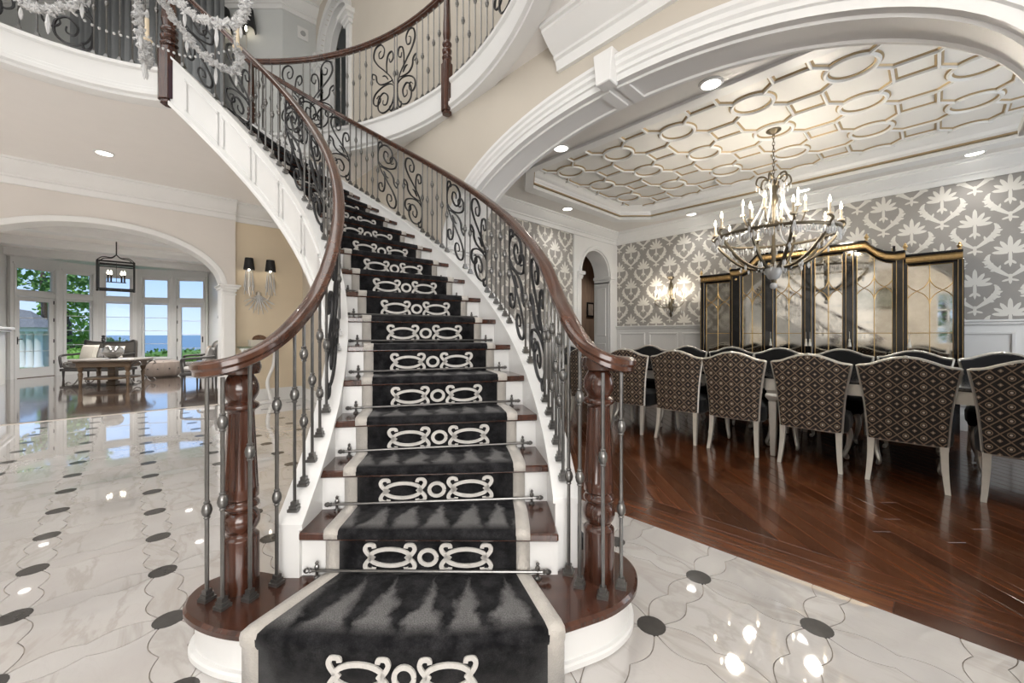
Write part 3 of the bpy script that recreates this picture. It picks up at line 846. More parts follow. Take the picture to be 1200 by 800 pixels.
def ring_mesh(r, hw, d, n=36):
    mb = MB(); rows = []
    for i in range(n + 1):
        a = 2 * PI * i / n; c, s = math.cos(a), math.sin(a)
        rows.append([((r - hw) * c, (r - hw) * s, 0), ((r - hw) * c, (r - hw) * s, -d * .6), ((r - hw * .5) * c, (r - hw * .5) * s, -d), ((r + hw * .5) * c, (r + hw * .5) * s, -d), ((r + hw) * c, (r + hw) * s, -d * .6), ((r + hw) * c, (r + hw) * s, 0)])
    return mb.grid(rows)
def bar_(mb, p, q, hw, d):
    p, q = Vector((*p, 0)), Vector((*q, 0)); t = (q - p).normalized(); s = Vector((-t.y, t.x, 0)) * hw; z = Vector((0, 0, -d))
    vs = [p + s, p - s, q - s, q + s, p + s * .6 + z, p - s * .6 + z, q - s * .6 + z, q + s * .6 + z]
    return mb.add(vs, [(0, 4, 7, 3), (1, 2, 6, 5), (4, 5, 6, 7), (0, 1, 5, 4), (3, 7, 6, 2)])
RG = mesh2('ring_rib', ring_mesh(.182, .030, .014), GOLDTRIM, ring_mesh(.182, .017, .034), WHITE)
hs = .142
sqa, sqb = MB(), MB()
for (p, q) in (((-hs, -hs), (hs, -hs)), ((hs, -hs), (hs, hs)), ((hs, hs), (-hs, hs)), ((-hs, hs), (-hs, -hs))):
    ex = .012; dx, dy = (q[0] - p[0]), (q[1] - p[1]); l = math.hypot(dx, dy); p2 = (p[0] - dx / l * ex, p[1] - dy / l * ex); q2 = (q[0] + dx / l * ex, q[1] + dy / l * ex)
    bar_(sqa, p2, q2, .029, .012); bar_(sqb, p2, q2, .014, .03)
SQ = mesh2('square_rib', sqa, GOLDTRIM, sqb, WHITE)
TP, TV, TCX, TCY = .77, .78, -1.27, 5.335
sp_m = {}
for sx in (-1, 1):
    for sy in (-1, 1):
        a, b = MB(), MB(); p = (sx * .125, sy * .125); q = (sx * (TP / 2 - hs + .008), sy * (TV / 2 - hs + .008))
        bar_(a, p, q, .029, .012); bar_(b, p, q, .014, .03); sp_m[(sx, sy)] = mesh2('spoke_rib', a, GOLDTRIM, b, WHITE)
def inside(x, y, m=0.0):
    if not (TX0 - m < x < TX1 + m and TY0 - m < y < TY1 + m): return False
    ax, ay = min(x - TX0, TX1 - x), min(y - TY0, TY1 - y)
    return ax + ay > CH - m
for i in range(-4, 5):
    for j in range(-2, 3):
        x, y = TCX + TP * i, TCY + TV * j
        if inside(x, y, .03): link('ring_rib', RG, cd, (x, y, 3.52))
        for (sx, sy), me in sp_m.items():
            if inside(x + sx * .2, y + sy * .2, .02): link('spoke_rib', me, cd, (x, y, 3.52))
        x2, y2 = x + TP / 2, y + TV / 2
        if inside(x2, y2, .05): link('square_rib', SQ, cd, (x2, y2, 3.52))

# ---- recessed ceiling lights
def downlight(x, y, z, label, power, group='recessed ceiling lights', r=.075):
    t = thing('recessed_downlight', label, 'ceiling light', (x, y, z), group=group)
    mk('trim_ring', MB().lathe([(r, 0), (r + .022, 0), (r + .022, -.006), (r, -.012), (r, 0)], n=24, caps=False), WHITE, t, True)
    mk('lens', MB().lathe([(.001, -.003), (r, -.003), (r, -.008), (.001, -.008)], n=24), LENS, t)
    d = bpy.data.lights.new('downlight_beam', 'SPOT'); d.energy = power; d.spot_size = math.radians(125); d.spot_blend = .8; d.shadow_soft_size = .07; d.color = (1, .965, .92)
    o = bpy.data.objects.new('downlight_beam', d); COL.objects.link(o); o.parent = t; o.location = (0, 0, -.03)
    return t
downlight(-1.30, 3.55, 3.3, 'recessed ceiling light just inside the dining arch, nearest the keystone', 22)
downlight(-2.92, 3.54, 3.3, 'recessed ceiling light inside the arch above the stair handrail', 22)
downlight(-4.25, 5.32, 3.3, 'recessed ceiling light near the arched doorway in the dining room', 22)
downlight(-2.94, 7.13, 3.3, 'recessed ceiling light over the candle sconce on the damask wall', 20)
downlight(-1.32, 7.13, 3.3, 'recessed ceiling light behind the dining chandelier', 20)
downlight(.32, 7.13, 3.3, 'recessed ceiling light at the far right above the damask wall', 20)
downlight(-6.98, -.24, ZC, 'recessed ceiling light above the living room arch', 110)
downlight(-5.6, -2.2, ZC, 'recessed foyer ceiling light out of view on the left', 240)
downlight(-8.0 + .9, -2.2, ZC, 'recessed ceiling light left of the living room arch', 240)
downlight(1.2, .9, ZC, 'recessed foyer ceiling light out of view near the viewer', 40)
downlight(1.2, -1.2, ZC, 'recessed foyer ceiling light out of view behind the viewer', 40)
downlight(-5.6, 8.7, 3.3, 'added fill light in the hall beyond the arched doorway', 90)  # added to warm the otherwise unlit hall
downlight(-7.2, 3.6, 7.8, 'added fill light in the upstairs hall behind the arch', 25)  # fill light added inside the upstairs hall
downlight(*cw(-6.0, 5.9), 7.8, 'recessed light over the upper landing', 60)
# ============================================================ STAIRCASE
NK = 20
RI, RO = 2.17, 3.31                 # rail / stringer centre lines
st = thing('staircase', 'sweeping curved staircase with dark treads and white risers', 'staircase', pol(2.74, 0))
off = Vector(st.location)
def rel(mb): mb.v = [(p[0] - off.x, p[1] - off.y, p[2] - off.z) for p in mb.v]; return mb
def smk(name, mb, mat, **k): return mk(name, rel(mb), mat, st, **k)
def sector(t0, t1, r0, r1, z0, z1, n=8, m=2):
    mb = MB(); P = []
    for i in range(n + 1): P.append(pol(r0 + (r1 - r0) * i / n, t0)[:2])
    for i in range(n + 1): P.append(pol(r1 + (r0 - r1) * i / n, t1)[:2])
    return mb.prism(P, z0, z1)
for k in range(2, NK):
    z = k * RISE; no = math.degrees(.03 / 2.74)
    smk('tread', sector(theta(k) - no, theta(k + 1) + .2, 2.205, 3.27, z - .034, z, 2), MAHOG, bevel=.006)
for k in range(2, NK + 1):
    z = k * RISE
    smk('riser', sector(theta(k), theta(k) + .6, 2.205, 3.27, z - RISE - .002, z - .03, 2), WHITE)
# starting step with rounded ends, outline in standpoint axes
out1 = [(-.93, 1.66), (-1.10, 1.70), (-1.215, 1.655), (-1.245, 1.56), (-1.20, 1.46), (-1.10, 1.39), (-.97, 1.345), (-.80, 1.325), (-.58, 1.30), (-.345, 1.292), (-.10, 1.305), (.10, 1.345), (.25, 1.40), (.38, 1.465), (.48, 1.565), (.525, 1.69), (.515, 1.80), (.44, 1.87), (.33, 1.87), (.25, 1.80), (.20, 1.70)]
sp1 = [(p.x, p.y) for p in spline([(x, y, 0) for x, y in out1], 6)]
def inset(poly, d):
    n = len(poly); c = []
    for i in range(n):
        a, b = Vector(poly[i - 1]), Vector(poly[(i + 1) % n]); t = (b - a)
        if t.length < 1e-6: c.append(poly[i]); continue
        t.normalize(); c.append((poly[i][0] - t.y * d, poly[i][1] + t.x * d))
    return c
cpoly = lambda P: [cw(*p) for p in P]
smk('starting_tread', MB().prism(cpoly(sp1), RISE - .036, RISE), MAHOG, bevel=.010)
smk('starting_riser', MB().prism(cpoly(inset(sp1, .035)), .0, RISE - .034), WHITE)
smk('riser_base', MB().prism(cpoly(inset(sp1, .015)), .0, .03), WHITE, bevel=.006)
# stringers: white, panelled on the inner side
def stringer(r0, r1, t0, t1, top, bot, n=80):
    mb = MB(); rows = []
    for i in range(n + 1):
        th = t0 + (t1 - t0) * i / n
        zt = nose(th) + top; zb = max(0.0, nose(th) + bot(th))
        rows.append([pol(r0, th, zb), pol(r1, th, zb), pol(r1, th, zt), pol(r0, th, zt), pol(r0, th, zb)])
    mb.grid(rows)
    mb.add([rows[0][j] for j in range(4)], [(0, 1, 2, 3)]); mb.add([rows[-1][j] for j in range(4)], [(3, 2, 1, 0)])
    return mb
botf = lambda th: -.42 if th > 60 else -.42 + .0 * th
T_END = 94.0
smk('inner_stringer', stringer(2.125, 2.21, -.5, T_END, .045, botf), WHITE)
smk('inner_stringer_cap', stringer(2.112, 2.223, -.6, T_END, .058, lambda th: .035), WHITE)
smk('outer_stringer', stringer(3.265, 3.36, .9, T_END, .075, botf), WHITE)
smk('outer_stringer_cap', stringer(3.255, 3.37, .8, T_END, .088, lambda th: .065), WHITE)
# sloping soffit under the flight
rows = []
for i in range(70):
    th = 25 + (T_END - 25) * i / 69; z = nose(th) - .40
    rows.append([pol(2.16, th, z), pol(3.32, th, z)])
smk('stair_soffit', MB().grid(rows), WHITE)
# bottom bead and panel frames on the inner stringer
rows = []
for i in range(81):
    th = 28 + (T_END - 28) * i / 80; z = nose(th) - .42
    rows.append([pol(2.126, th, z), pol(2.105, th, z), pol(2.105, th, z + .03), pol(2.115, th, z + .045), pol(2.126, th, z + .045)])
smk('stringer_bead', MB().grid(rows), WHITE)
th = 30.0
while th < 90:
    t2 = th + 9.2; mb = MB()
    def strip(ta, tb, za, zb, n=8):
        rows = []
        for i in range(n + 1):
            t = ta + (tb - ta) * i / n
            rows.append([pol(2.127, t, nose(t) + za), pol(2.113, t, nose(t) + za + .004), pol(2.113, t, nose(t) + zb - .004), pol(2.127, t, nose(t) + zb)])
        mb.grid(rows)
    strip(th, t2, -.05, -.025); strip(th, t2, -.345, -.32); strip(th, th + .7, -.32, -.05, 1); strip(t2 - .7, t2, -.32, -.05, 1)
    smk('stringer_panel', mb, WHITE); th += 10.2

# ---- carpet runner
cp = thing('stair_carpet', 'charcoal plush stair runner with pale edges and ivory scroll bands', 'carpet', pol(2.74, 0))
coff = Vector(cp.location)
NSEG = 14
def front1(s):
    """front edge of the carpet on the starting step, s 0..1 across"""
    P = [(-.900, 1.322), (-.62, 1.292), (-.345, 1.278), (-.09, 1.292), (.180, 1.350)]
    q = spline([(x, y, 0) for x, y in P], 10); f = s * (len(q) - 1); i = min(int(f), len(q) - 2)
    p = q[i].lerp(q[i + 1], f - i); return (p.x, p.y)
def run_profile():
    """list of (kind, k, data, uv y) down the runner from the top"""
    rows = []
    for k in range(NK - 1, 1, -1):
        z = k * RISE
        back = theta(k + 1) - .15
        nz = theta(k) - math.degrees(.036 / 2.74)
        rows.append((back, z + .012, 0.001)); rows.append((theta(k) + 2.6, z + .014, .5)); rows.append((nz + .5, z + .015, .9))
        rows.append((nz + .12, z + .010, .97)); rows.append((nz, z - .006, 1.0)); rows.append((nz + .05, z - .024, 1.05)); rows.append((theta(k) - .22, z - .040, 1.1))
        rows.append((theta(k) - .22, z - RISE + .016, 2))
    return rows
def run_strip(r0, r1, s0, s1, lift=0.0, n=NSEG):
    mb = MB(); pts = []; uvs = []
    for (th, z, y) in run_profile():
        row = [pol(r0 + (r1 - r0) * i / n, th, z + lift) for i in range(n + 1)]
        pts.append(row); uvs.append([(i / n, y) for i in range(n + 1)])
    # starting step: loft from the foot of the second riser to the bowed front, then down
    bk = [Vector(pol(r0 + (r1 - r0) * i / n, theta(2) - .25, 0)) for i in range(n + 1)]
    fr = [Vector((*cw(*front1(s0 + (s1 - s0) * i / n)), 0)) for i in range(n + 1)]
    for (f, dz, y, push) in ((0.02, .014, .001, 0), (.5, .015, .5, 0), (.9, .016, .9, 0), (.985, .010, .97, 0), (1.0, -.006, 1.0, 0), (.995, -.03, 1.05, 0), (.975, -.045, 1.1, 0), (.975, -RISE + .003, 2, 0)):
        row = []
        for i in range(n + 1):
            p = bk[i].lerp(fr[i], f); row.append((p.x, p.y, RISE + dz + lift))
        pts.append(row); uvs.append([(i / n, y) for i in range(n + 1)])
    mb.grid(pts)
    return mb, [u for r in uvs for u in r]
def carpet_part(name, r0, r1, s0, s1, mat, lift=0.0, n=NSEG):
    mb, uvs = run_strip(r0, r1, s0, s1, lift, n)
    mb.v = [(p[0] - coff.x, p[1] - coff.y, p[2] - coff.z) for p in mb.v]
    me = bpy.data.meshes.new(name); me.from_pydata(mb.v, [], mb.f); me.materials.append(mat)
    uvl = me.uv_layers.new(name='UVMap')
    for lp in me.loops: uvl.data[lp.index].uv = uvs[lp.vertex_index]
    me.polygons.foreach_set('use_smooth', [True] * len(me.polygons))
    import bmesh
    bm = bmesh.new(); bm.from_mesh(me); bmesh.ops.recalc_face_normals(bm, faces=bm.faces); bm.to_mesh(me); bm.free()
    o = link(name, me, cp)
    so = o.modifiers.new('pile', 'SOLIDIFY'); so.thickness = .008; so.offset = -1
    return o
SB = .056 / .84
carpet_part('runner', 2.368, 3.098, SB, 1 - SB, PILE)
carpet_part('pale_edge', 2.312, 2.370, 0, SB + .004, BORDER, .001, 2)
carpet_part('pale_edge', 3.096, 3.154, 1 - SB - .004, 1, BORDER, .001, 2)
# ivory scroll band on each riser
def motif_mesh(mb, place):
    def band(pts, w):
        pts = [Vector((*p, 0)) for p in pts]; L_, R_ = [], []
        for i, p in enumerate(pts):
            t = (pts[min(i + 1, len(pts) - 1)] - pts[max(i - 1, 0)]).normalized(); s = Vector((-t.y, t.x, 0))
            L_.append(p + s * w); R_.append(p - s * w)
        rows = []
        for a, b in zip(L_, R_): rows.append([place(a.x, a.y, 0), place(a.x, a.y, .007), place(b.x, b.y, .007), place(b.x, b.y, 0)])
        mb.grid(rows)
    w = .0075
    band([(.030 * math.cos(2 * PI * i / 20), .030 * math.sin(2 * PI * i / 20)) for i in range(21)], w)
    for s in (-1, 1):
        c = s * .135
        for e in (-1, 1):
            band([(c + .072 * math.cos(PI * i / 14) * 1.0, e * .034 * math.sin(PI * i / 14)) for i in range(15)], w)
            for side in (-1, 1):
                x0 = c + side * .068
                pts = spline([(x0 - side * .012, -e * .006, 0), (x0 + side * .010, e * .014, 0), (x0 + side * .020, e * .034, 0), (x0 + side * .012, e * .050, 0), (x0 - side * .008, e * .050, 0), (x0 - side * .012, e * .038, 0)], 4)
                band([(p.x, p.y) for p in pts], w)
for k in range(2, NK):
    mb = MB(); zc_ = k * RISE - .105; tr_ = theta(k) - .22
    def place(a, b, d):
        r = 2.735 + a * 1.16; dt = math.degrees(d / r)
        return pol(r, tr_ - dt - .01, zc_ + b)
    motif_mesh(mb, place); mb.v = [(p[0] - coff.x, p[1] - coff.y, p[2] - coff.z) for p in mb.v]
    mk('scroll_motif', mb, MOTIF, cp)
mb = MB()
def place(a, b, d):
    s = .5 + a * 1.07 / 1.06
    f = Vector((*cw(*front1(s)), 0)); bk = Vector(pol(2.312 + .842 * s, theta(2) - .25, 0)); p = bk.lerp(f, .978); dirv = (f - bk).normalized()
    p = p + dirv * d
    return (p.x - coff.x, p.y - coff.y, .083 + b * 1.12 - coff.z)
motif_mesh(mb, place); mk('scroll_motif', mb, MOTIF, cp)

# ---- stair rods
rod_m = None
for k in range(1, 16):
    th = theta(k + 1) - .55; z = k * RISE + .030
    a, b = Vector(pol(2.262, th, z)), Vector(pol(3.205, th, z))
    t = thing('stair_rod', 'burnished stair rod at the back of tread %s from the floor' % (['one', 'two', 'three', 'four', 'five', 'six', 'seven', 'eight', 'nine', 'ten', 'eleven', 'twelve', 'thirteen', 'fourteen', 'fifteen'][k - 1]), 'stair rod', a, math.radians(th + HEAD), group='stair rods holding the runner')
    if rod_m is None:
        ln = (b - a).length; Mx = Matrix.Rotation(PI / 2, 4, 'Y')
        rod_m = (mesh_of('rod', MB().tube([(0, 0, 0), (ln, 0, 0)], .0065, 8), IRON, True),
                 mesh_of('finial', MB().lathe([(.004, -.035), (.009, -.03), (.012, -.02), (.007, -.012), (.010, -.006), (.006, 0)], n=8, M=Mx), IRON, True),
                 mesh_of('bracket', MB().lathe([(.014, -.03), (.014, -.024), (.006, -.018), (.006, .004), (.010, .012), (.010, .018), (.005, .026), (.008, .033), (.002, .040)], n=8), IRON, True))
    link('rod', rod_m[0], t); f1 = link('finial', rod_m[1], t); f2 = link('finial', rod_m[1], t, (ln, 0, 0), PI)
    link('bracket', rod_m[2], t, (.02, 0, 0)); link('bracket', rod_m[2], t, (ln - .02, 0, 0))

# ============================================================ RAILINGS
RAILP = [(-.012, -.062), (-.026, -.055), (-.026, -.040), (-.034, -.030), (-.034, -.014), (-.026, -.004), (-.012, .0), (.012, .0), (.026, -.004), (.034, -.014), (.034, -.030), (.026, -.040), (.026, -.055), (.012, -.062)]
SPIN = {}
def bar_mesh(h):
    h = round(h, 2)
    if ('b', h) not in SPIN: SPIN[('b', h)] = mesh_of('baluster', MB().lathe([(.0072, 0), (.0072, h)], n=6), IRON, True)
    return SPIN[('b', h)]
SPIN['k'] = mesh_of('knuckle', MB().lathe([(.008, -.034), (.012, -.029), (.009, -.024), (.015, -.016), (.0185, 0), (.015, .016), (.009, .024), (.012, .029), (.008, .034)], n=10), IRON, True)
SPIN['s'] = mesh_of('shoe', MB().box(-.021, .021, -.021, .021, 0, .012).box(-.016, .016, -.016, .016, .012, .024).box(-.0115, .0115, -.0115, .0115, .024, .040), IRON)
def baluster(par, p, h, ks, rz=0):
    l = Vector(p) - Vector(par.location)
    b = link('baluster', bar_mesh(h), par, l, rz)
    for kz in ks: link('knuckle', SPIN['k'], b, (0, 0, kz * h))
    link('shoe', SPIN['s'], b, (0, 0, 0))
    return b
KN = [(.64,), (.38, .78), (.52,), (.30, .70), (.58,)]
def scroll_panel(par, pos, w0, w1, H, flip, mirror, mat):
    """pos(w, h) -> point on the railing surface; curves laid out in a unit panel"""
    C_ = [
        [(1.0, .36), (.86, .47), (.55, .60), (.24, .72), (.07, .84), (.14, .96), (.38, .99), (.55, .91), (.50, .81), (.34, .80), (.30, .87), (.40, .90)],
        [(.68, .55), (.66, .68), (.74, .80), (.92, .82), (.97, .73), (.84, .68), (.78, .74)],
        [(.95, .42), (.70, .41), (.40, .42), (.22, .48), (.17, .57), (.02, .61), (-.0, .55), (.10, .53)],
        [(.72, .46), (.60, .52), (.48, .53)],
        [(1.0, .34), (.80, .385), (.45, .375), (.12, .30), (.06, .19), (.22, .14), (.38, .20), (.32, .27), (.20, .24)],
        [(1.0, .34), (1.0, .18), (.82, .05), (.50, .01), (.28, .08), (.30, .22), (.52, .29), (.72, .22), (.66, .12), (.50, .13), (.50, .19)],
        [(1.0, .20), (.99, .05), (.86, .0), (.80, .06), (.90, .085)],
    ]
    mb = MB()
    for c in C_:
        q = spline([(a, b, 0) for a, b in c], 5); P = []
        for p in q:
            a, b = p.x, p.y
            if flip: a, b = 1 - a, 1 - b
            if mirror: a = 1 - a
            P.append(pos(w0 + (w1 - w0) * (.03 + .94 * a), .03 + b * (H - .05)))
        n = len(P); mb.tube(P, [.0072 * (.75 + .5 * math.sin(PI * min(1, (i + 1) / n * 1.05))) for i in range(n)], 5, 1.25)
    mb.v = [(p[0] - par.location.x, p[1] - par.location.y, p[2] - par.location.z) for p in mb.v]
    return mk('scroll_panel', mb, mat, par, True)
def newel_turned(h, r=.062):
    seg = lambda P, n=5: [(max(.001, q.x), q.y) for q in spline([(x, y, 0) for x, y in P], n)]
    p = [(r, 0), (r, .20)] + seg([(r * .99, .203), (r * .82, .214), (r * .80, .222)], 3) + seg([(r * .80, .226), (r * .98, .245), (r * 1.05, .268), (r * .95, .292), (r * .74, .308)])
    p += seg([(r * .76, .312), (r * .98, .320), (r * 1.0, .332), (r * .86, .344), (r * .84, .350)], 4)
    p += [(r * .97, .358), (r * .97, .392), (r * .94, .40), (r * .72, h - .150), (r * .74, h - .142)]
    p += seg([(r * .80, h - .138), (r * .98, h - .130), (r * .98, h - .116), (r * .72, h - .104)], 4) + seg([(r * .74, h - .100), (r * .95, h - .075), (r * 1.0, h - .050), (r * .88, h - .022), (r * .68, h)])
    return MB().lathe(p, n=48, flute=1, fr=(.395, h - .149))

def stair_rail(name, label, R, top, base, pairs, singles, volute, newel, feet, t_low):
    t = thing(name, label, 'railing', (*cw(*newel), RISE))
    o = t.location
    V = [Vector((*cw(x, y), z)) for x, y, z in volute]
    path = [Vector(pol(R, th, nose(th) + top)) for th in [T_END + 1.2 - 2.0 * i for i in range(int((T_END + 1.2 - t_low) / 2.0) + 1)]]
    curve = path[:-4] + [Vector(p) for p in spline(path[-5:] + V, 6)[6:]]
    hr = MB().sweep([p - o for p in curve], RAILP)
    mk('handrail', hr, RAILW, t, True)
    eye = V[-1] - o
    hcap = V[-1].z
    mk('volute_cap', MB().lathe([(.03, -.062), (.062, -.055), (.070, -.030), (.064, -.006), (.04, .002), (.001, .004)], (0, 0, hcap - RISE), n=24), RAILW, t, True)
    mk('newel_post', newel_turned(hcap - .06 - RISE), MAHOG, t, True)
    pos = lambda th, h: pol(R, th, nose(th) + base + h)
    H = top - .06 - base
    i = 0
    for th in singles:
        baluster(t, pos(th, 0), H + (max(0, (8.5 - th) * .0095) if R < 2.5 else 0), KN[i % 5], math.radians(th + HEAD)); i += 1
    for n, (a, b) in enumerate(pairs):
        scroll_panel(t, pos, b, a, H, n % 2 == 1, False, DARKIRON)
        for th in (a, b): baluster(t, pos(th, 0), H, (.5,), math.radians(th + HEAD))
    for n, (x, y, zt) in enumerate(feet):
        baluster(t, (*cw(x, y), RISE), zt - RISE, [(.40,), (.46, .80), (.62,), (.36, .74), (.55,)][n % 5], .5)
    return t
in_pairs = [(10, 18.4), (20.8, 29.2), (41.2, 49.6), (52, 60.4), (72.4, 80.8), (83.2, 91.6)]
in_single = [.5, 2.6, 4.8, 7.3, 31.6, 34, 36.4, 38.8, 62.8, 65.2, 67.6, 70]
out_pairs = [(9.8, 15.2), (16.8, 22.4), (29.7, 35.1), (36.7, 42.3), (49.6, 55.0), (56.6, 62.2), (69.5, 74.9), (76.5, 82.1)]
out_single = [2.2, 3.8, 5.3, 6.8, 8.3, 23.9, 25.35, 26.8, 28.25, 43.8, 45.25, 46.7, 48.1, 63.6, 65.1, 66.6, 68.0, 83.6, 85.2, 86.8, 88.4, 90, 91.6]
vol_l = [(-.918, 1.855, 1.372), (-.911, 1.70, 1.268), (-.925, 1.60, 1.198), (-.962, 1.515, 1.140), (-1.025, 1.455, 1.100), (-1.105, 1.450, 1.085), (-1.168, 1.505, 1.082), (-1.180, 1.585, 1.082), (-1.130, 1.645, 1.082), (-1.065, 1.635, 1.082), (-1.045, 1.585, 1.082)]
vol_r = [(.217, 1.948, 1.402), (.228, 1.775, 1.318), (.240, 1.655, 1.258), (.264, 1.575, 1.198), (.305, 1.520, 1.145), (.370, 1.505, 1.108), (.435, 1.540, 1.095), (.462, 1.615, 1.092), (.430, 1.690, 1.092), (.370, 1.710, 1.092), (.345, 1.665, 1.092)]
stair_rail('stair_railing', 'curved mahogany and iron stair railing on the living room side', RI, .80, .058, in_pairs, in_single, vol_l, (-1.068, 1.582),
           [(-1.145, 1.505, 1.03), (-1.055, 1.462, 1.03), (-.985, 1.508, 1.08), (-.938, 1.60, 1.15)], 9.0)
stair_rail('stair_railing', 'curved mahogany and iron stair railing on the dining room side', RO, .87, .088, out_pairs, out_single, vol_r, (.358, 1.655),
           [(.236, 1.67, 1.20), (.268, 1.588, 1.12), (.345, 1.522, 1.04), (.430, 1.580, 1.04)], 9.0)

# ---- hanging newels and balcony railings
def block_newel(par, p, z0, h, rz=0, s=.055):
    l = Vector((p[0], p[1], z0)) - Vector(par.location)
    b = MB()
    o8 = [(s, s * .55), (s * .55, s), (-s * .55, s), (-s, s * .55), (-s, -s * .55), (-s * .55, -s), (s * .55, -s), (s, -s * .55)]
    b.prism([(x * .8, y * .8) for x, y in o8], 0, .03); b.prism(o8, .03, .50); b.prism([(x * .75, y * .75) for x, y in o8], .50, .54)
    b.lathe([(s * .6, .54), (s * .95, .56), (s * .95, .575), (s * .6, .59), (s * .85, .61), (s * .95, .64), (s * .6, .67), (s * .9, .69), (s * .9, .71), (s * .62, .73), (s * .8, .80), (s * .58, h - .06), (s * .9, h - .03), (s * .9, h)], n=16)
    return mk('newel_post', b, MAHOG, par, loc=l, rz=rz, bevel=.004)
def balcony_rail(name, label, rfun, t_a, t_b, pairs, singles, posts):
    t = thing(name, label, 'railing', pol(rfun(t_a), t_a, Z2))
    o = t.location; n = 60
    path = [Vector(pol(rfun(t_a + (t_b - t_a) * i / n), t_a + (t_b - t_a) * i / n, 4.64)) - o for i in range(n + 1)]
    mk('handrail', MB().sweep(path, RAILP), RAILW, t, True)
    pos = lambda th, h: pol(rfun(th), th, Z2 + .01 + h); H = 4.64 - .06 - Z2 - .01; i = 0
    for th in singles: baluster(t, pos(th, 0), H, KN[i % 5], math.radians(th + HEAD)); i += 1
    for m, (a, b) in enumerate(pairs):
        scroll_panel(t, pos, b, a, H, False, m % 2 == 1, DARKIRON)
        for th in (a, b): baluster(t, pos(th, 0), H, (.5,), math.radians(th + HEAD))
    for th, s_ in posts: block_newel(t, pol(rfun(th) - .01, th)[:2], 3.37, 4.60 - 3.37, math.radians(th + HEAD), s_)
    return t
balcony_rail('balcony_railing', 'upper balcony railing sweeping above the dining room arch', lambda th: 3.385, 93.6, -30,
             [(82.0, 87.2), (74.5, 80.4), (59.0, 65.1), (52.8, 58.3), (23.0, 30.4), (15.0, 22.0)],
             [89, 91, 73, 71.4, 69.8, 68.2, 66.6, 51.2, 49.6, 48.0, 46.4, 41.2, 39.4, 37.6, 35.8, 34.0, 32.2, 12, 10, 8, 6], [(93.2, .05), (43.9, .052)])
balcony_rail('balcony_railing', 'upper landing railing at top left behind the crystal chandelier', lambda th: well(th) - .005, 95.0, 165,
             [(109.8, 118.8), (121.5, 130.5), (140, 149)], [98.0, 100.4, 102.8, 105.2, 107.6, 133, 135.5, 138, 152, 155, 158], [(95.0, .076)])
# ============================================================ DINING ROOM
# ---- chair: origin on the floor midway between the rear legs, sitter faces +y
def back_outline(n=10):
    side = spline([(.222, .335, 0), (.232, .50, 0), (.252, .70, 0), (.290, .925, 0)], 6)
    top = spline([(.290, .925, 0), (.215, .937, 0), (.14, .968, 0), (.07, .993, 0), (0, 1.002, 0)], 5)
    h = [(p.x, p.y) for p in side] + [(p.x, p.y) for p in top[1:]]
    return h + [(-x, z) for x, z in reversed(h[:-1])]
def lean(z): return -.055 * max(0, (z - .33) / .67) ** 1.2
BO = back_outline()
def back_slab(y0, y1, k=.985):
    mb = MB(); n = len(BO); cz = .66
    P = [(x * k, cz + (z - cz) * k) for x, z in BO]
    def cv(x): return .035 * (1 - (x / .29) ** 2) * -1.0
    vs = [(x, y0 + lean(z) + cv(x) * .6, z) for x, z in P] + [(x, y1 + lean(z) + cv(x) * .6, z) for x, z in P]
    # fill as rows across so the curved back stays smooth
    half = (n + 1) // 2
    rows0, rows1 = [], []
    for i in range(half):
        x, z = P[i]; x2, z2 = P[n - 1 - i]
        rows0.append([(x + (x2 - x) * j / 8, y0 + lean(z) + cv(x + (x2 - x) * j / 8), z) for j in range(9)])
        rows1.append([(x + (x2 - x) * j / 8, y1 + lean(z) + cv(x + (x2 - x) * j / 8), z) for j in range(9)])
    mb.grid(rows0); mb.grid(rows1)
    edge0 = [r[0] for r in rows0] + [r[-1] for r in reversed(rows0)]; edge1 = [r[0] for r in rows1] + [r[-1] for r in reversed(rows1)]
    m = len(edge0)
    mb.grid([edge0 + [edge0[0]], edge1 + [edge1[0]]])
    return mb
